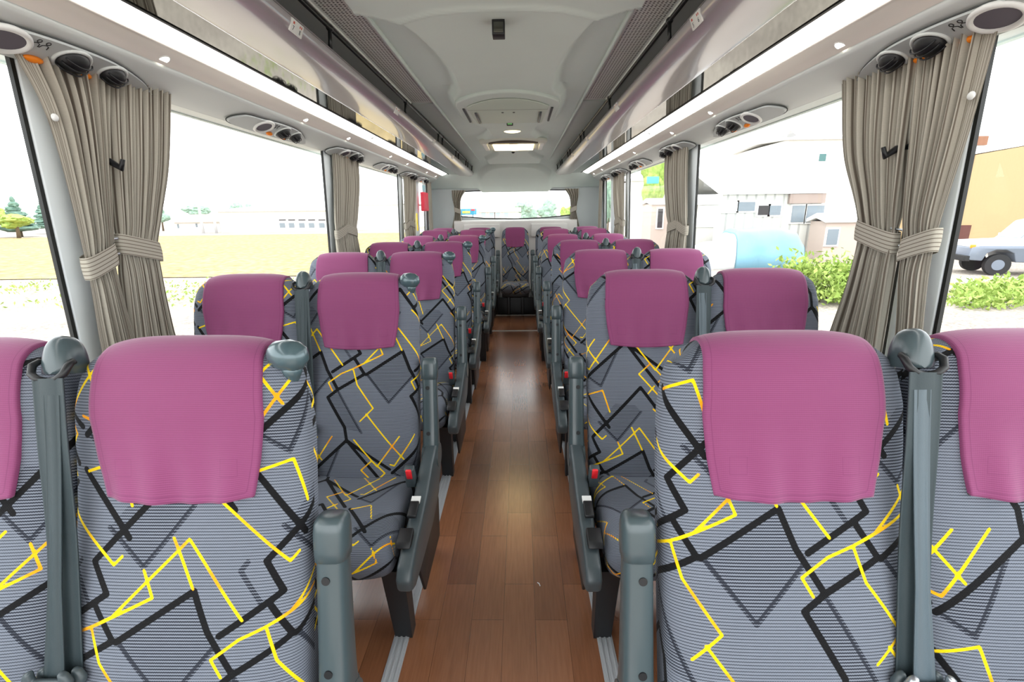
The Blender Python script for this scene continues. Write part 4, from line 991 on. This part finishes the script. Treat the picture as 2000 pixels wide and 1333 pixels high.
# ochre barn
a = at(1868, 470, 27); b = at(2120, 470, 27); e0 = at(1880, 303, 27).z; e1 = at(2000, 292, 27).z
t = thing('ochre_barn', 'ochre barn with a white gable behind the parked off-roader', 'building', (a.x, 27, GZ), 0, 'buildings outside')
W = b.x-a.x
MB().prism([(0, 0), (W, 0), (W, e1-GZ+.9), (0, e0-GZ)], 1, 0, 6).build('wall', OCHRE, t)
MB().prism([(-.3, e0-GZ), (W, e1-GZ+.9), (W, e1-GZ+1.9), (1.6, at(1925, 262, 27).z-GZ), (-.6, at(1900, 258, 27).z-GZ)], 1, .05, 6.2).build('gable', WH, t)
q0, q1 = at(1897, 284, 27), at(1930, 266, 27)
MB().box((q0.x-a.x, -.05, q0.z-GZ), (q1.x-a.x, .1, q1.z-GZ)).build('gable_opening', plain('rust_boards', srgb(140, 100, 78), .9), t)
q0, q1 = at(1868, 470, 27), at(1896, 440, 27); MB().box((q0.x-a.x, -.06, 0), (q1.x-a.x, .1, q1.z-GZ)).build('doorway', plain('dark_rust', srgb(92, 56, 50), .9), t)
q0, q1 = at(1868, 398, 27), at(1882, 370, 27); MB().box((q0.x-a.x, -.12, q0.z-GZ), (q1.x-a.x, .05, q1.z-GZ)).build('meter_box', GREYW, t)
# off-roader (nose to the left)
def offroader(loc, rz):
    t = thing('offroad_car', 'white and grey off-road car parked by the ochre barn', 'car', loc, rz)
    GREYB, WB, TY = plain('car_grey', srgb(116, 124, 138), .35, .2), plain('car_white', srgb(226, 228, 232), .35), plain('tyre', srgb(34, 34, 36), .8)
    MB().prism([(.05, .55), (.10, 1.0), (.35, 1.06), (4.35, 1.06), (4.45, .95), (4.45, .5), (3.95, .5), (3.85, .82), (3.6, .93), (3.3, .93), (3.05, .82), (2.95, .48), (1.45, .48), (1.35, .80), (1.12, .92), (.82, .92), (.58, .80), (.48, .52)], 1, -.84, .84, .03, 2).build('lower_body', GREYB, t)
    MB().prism([(.10, 1.0), (.14, 1.20), (1.45, 1.27), (1.95, 1.92), (2.2, 1.98), (4.25, 1.98), (4.42, 1.9), (4.45, 1.04)], 1, -.80, .80, .05, 3).build('upper_body', WB, t)
    for y in (-.805, .805):
        for poly in ([(1.78, 1.32), (2.08, 1.78), (2.75, 1.78), (2.75, 1.32)], [(2.83, 1.32), (2.83, 1.78), (4.2, 1.78), (4.25, 1.32)]):
            MB().prism(poly, 1, y-.012, y+.012).build('side_window', GREYW, t)
        for x in (.97, 3.45):
            w = MB().disc((x, y*1.0-.09 if y > 0 else y-.02, .38), (0, 1, 0), .38, .20, 28, (1, 0, 0)).build('wheel', TY, t)
            MB().disc((x, y+.115 if y > 0 else y-.03, .38), (0, 1, 0), .19, .012, 20, (1, 0, 0)).build('hub', GREYB, w)
        MB().box((.06, y-.04 if y > 0 else y-.01, .98), (.22, y+.01 if y > 0 else y+.04, 1.10), .01).build('turn_signal', MAT['orange'], t)
        MB().box((1.62, y-.02 if y < 0 else y, 1.30), (1.74, y+.02+.12*(1 if y > 0 else -1), 1.46), .02).build('door_mirror', WB, t)
    MB().add([(1.50, -.70, 1.32), (1.94, -.66, 1.86), (1.94, .66, 1.86), (1.50, .70, 1.32), (1.47, -.70, 1.34), (1.91, -.66, 1.88), (1.91, .66, 1.88), (1.47, .70, 1.34)], [(0, 1, 2, 3), (4, 7, 6, 5), (0, 4, 5, 1), (1, 5, 6, 2), (2, 6, 7, 3), (3, 7, 4, 0)]).build('windscreen', GREYW, t)
    MB().box((-.06, -.84, .50), (.12, .84, .70), .02).build('front_bumper', TY, t)
    return t
p = at(1850, 500, 18.9); offroader((p.x, 18.6, GZ), math.radians(-18))
# car under covers
def cover_shape(L, Wd, H, x0, x1, grow, seed):
    n, m = 60, 40; P = np.zeros((n, m, 3))
    for i in range(n):
        x = x0+(x1-x0)*i/(n-1); hh = H*np.interp(x/L, [0, .06, .28, .42, .80, .94, 1.0], [.45, .55, .66, .96, 1.0, .90, .62])
        for j in range(m):
            th = math.pi*j/(m-1); c = math.cos(th); s = math.sin(th)
            y = Wd/2*math.copysign(abs(c)**.45, c); z = hh*abs(s)**.38
            r = .05*noise.noise(Vector((x*1.8, y*1.8, z*2+seed)))+.03*math.sin(x*5+z*3)
            P[i, j] = (x, y*(1+grow)+r, z*(1+grow)+(r if z > .2 else 0))
    return P
a, b = at(1350, 520, 20.5), at(1560, 520, 20.5); L = b.x-a.x
t = thing('covered_car', 'car hidden under a white cover and a bright blue tarp', 'car', (a.x, 21.2, GZ), 0)
def capped(P):
    me = grid_mesh('cloth', P); bm = bmesh.new(); bm.from_mesh(me)
    for e in ([e for e in bm.edges if e.is_boundary],): bmesh.ops.holes_fill(bm, edges=e)
    bm.to_mesh(me); bm.free(); return me
H = at(1500, 446, 20.5).z-GZ
obj('white_cover', capped(cover_shape(L, 1.9, H, 0, L, 0, 1)), plain('white_cover_cloth', srgb(224, 228, 232), .6), t)
obj('blue_tarp', capped(cover_shape(L, 1.9, H*.985, L*.38, L*1.005, .03, 1)), plain('blue_tarp_cloth', srgb(122, 168, 190), .45), t)
# bush, weeds, grass
g = at(1606, 598, 12.8)
bt = thing('bush', 'bright green leafy bush beyond the second right window', 'bush', (g.x, 12.8, GZ))
rnd = random.Random(5)
bl = leaves('foliage', [(rnd.uniform(-.9, .9), rnd.uniform(-.5, .5), rnd.uniform(.0, .85), .24, 130) for _ in range(22)], .17, LEAF[0], 6, .9); bl.parent = bt
bs = MB()
for k in range(7): bs.tube([(rnd.uniform(-.5, .5), rnd.uniform(-.3, .3), 0), (rnd.uniform(-.6, .6), rnd.uniform(-.3, .3), .8)], [.02, .008], 6)
bs.build('stems', BARK, bt)
rnd = random.Random(9)
w = leaves('weeds', [(y*rnd.uniform(.93, 1.25), y, GZ, .16, 20) for y in [rnd.uniform(11.6, 14.9) for _ in range(190)]], .17, LEAF[0], 10, .9)
tag(w, 'low green weeds growing on the sandy lot in front of the off-roader', 'weeds', None, 'stuff')
w = leaves('grass_tufts', [(rnd.uniform(-24, -4), rnd.uniform(12.0, 17.8), GZ, .34, 20) for _ in range(110)], .13, LEAF[0], 12, .28)
tag(w, 'thin green grass tufts on the gravel before the rice field', 'grass', None, 'stuff')
# seen through the third and fourth right windows
tree(1232, 1300, 270, 470, 31, 'bright', 'leafy tree hanging over the white building in the third right window', 15)
house('white_building', 'plain white building in the third right window', 1236, 1340, 352, 344, 36, 8, WH, ROOF, [], .2)
house('pink_hut', 'small pinkish hut with one dark window in the third right window', 1274, 1330, 398, 390, 27, 2, PINK, ROOF, [(1285, 1292, 408, 445, DARK)], .1)
p0, p1 = at(1263, 359, 29.5), at(1287, 345, 29.5)
tag(MB().box((p0.x, 29.45, p0.z), (p1.x, 29.55, p1.z), .02).build('roof_sign', plain('turquoise_sign', srgb(84, 176, 184), .5)), 'turquoise sign board above the pink hut', 'sign')
tree(1170, 1204, 330, 430, 34, 'pale', 'thin tree seen through the narrow rear right window', 16)
# behind the rear window
a = at(893, 420, 26); b = at(931, 420, 26)
t = thing('blue_sign', 'blue roadside sign seen at the left of the rear window', 'sign', ((a.x+b.x)/2, 26, GZ)); zz0, zz1 = at(912, 420, 26).z-GZ, at(912, 408, 26).z-GZ; hw = (b.x-a.x)/2
MB().box((-hw, -.05, zz0), (hw, .05, zz1), .02).build('board', plain('sign_blue', srgb(40, 128, 160), .5), t)
MB().box((-hw*.45, -.07, zz0+.08), (hw*.35, -.045, zz0+.20)).build('yellow_band', plain('sign_yellow', srgb(190, 180, 70), .5), t)
MB().box((hw*.45, -.07, zz1-.10), (hw*.85, -.045, zz1-.03)).build('red_band', MAT['red'], t)
MB().tube([(-hw*.6, 0, 0), (-hw*.6, 0, zz0+.1)], .05, 8).build('post', GREYW, t)
MB().tube([(hw*.6, 0, 0), (hw*.6, 0, zz0+.1)], .05, 8).build('post', GREYW, t)
house('pale_shop', 'low pale building with bluish windows behind the rear window', 934, 1012, 413, 408, 34, 8, WH, ROOF, [(u, u+9, 416, 424, plain('pale_blue_glass', srgb(150, 176, 188), .3)) for u in (940, 956, 968, 984)], .2)
tree(1004, 1050, 392, 432, 52, 'pale', 'pale leafy tree in the middle of the rear window', 17)
tree(1046, 1096, 388, 432, 54, 'pale', 'wide pale tree right of centre in the rear window', 18)
tree(1092, 1118, 394, 432, 38, 'bright', 'small bright green tree at the right edge of the rear window', 19)
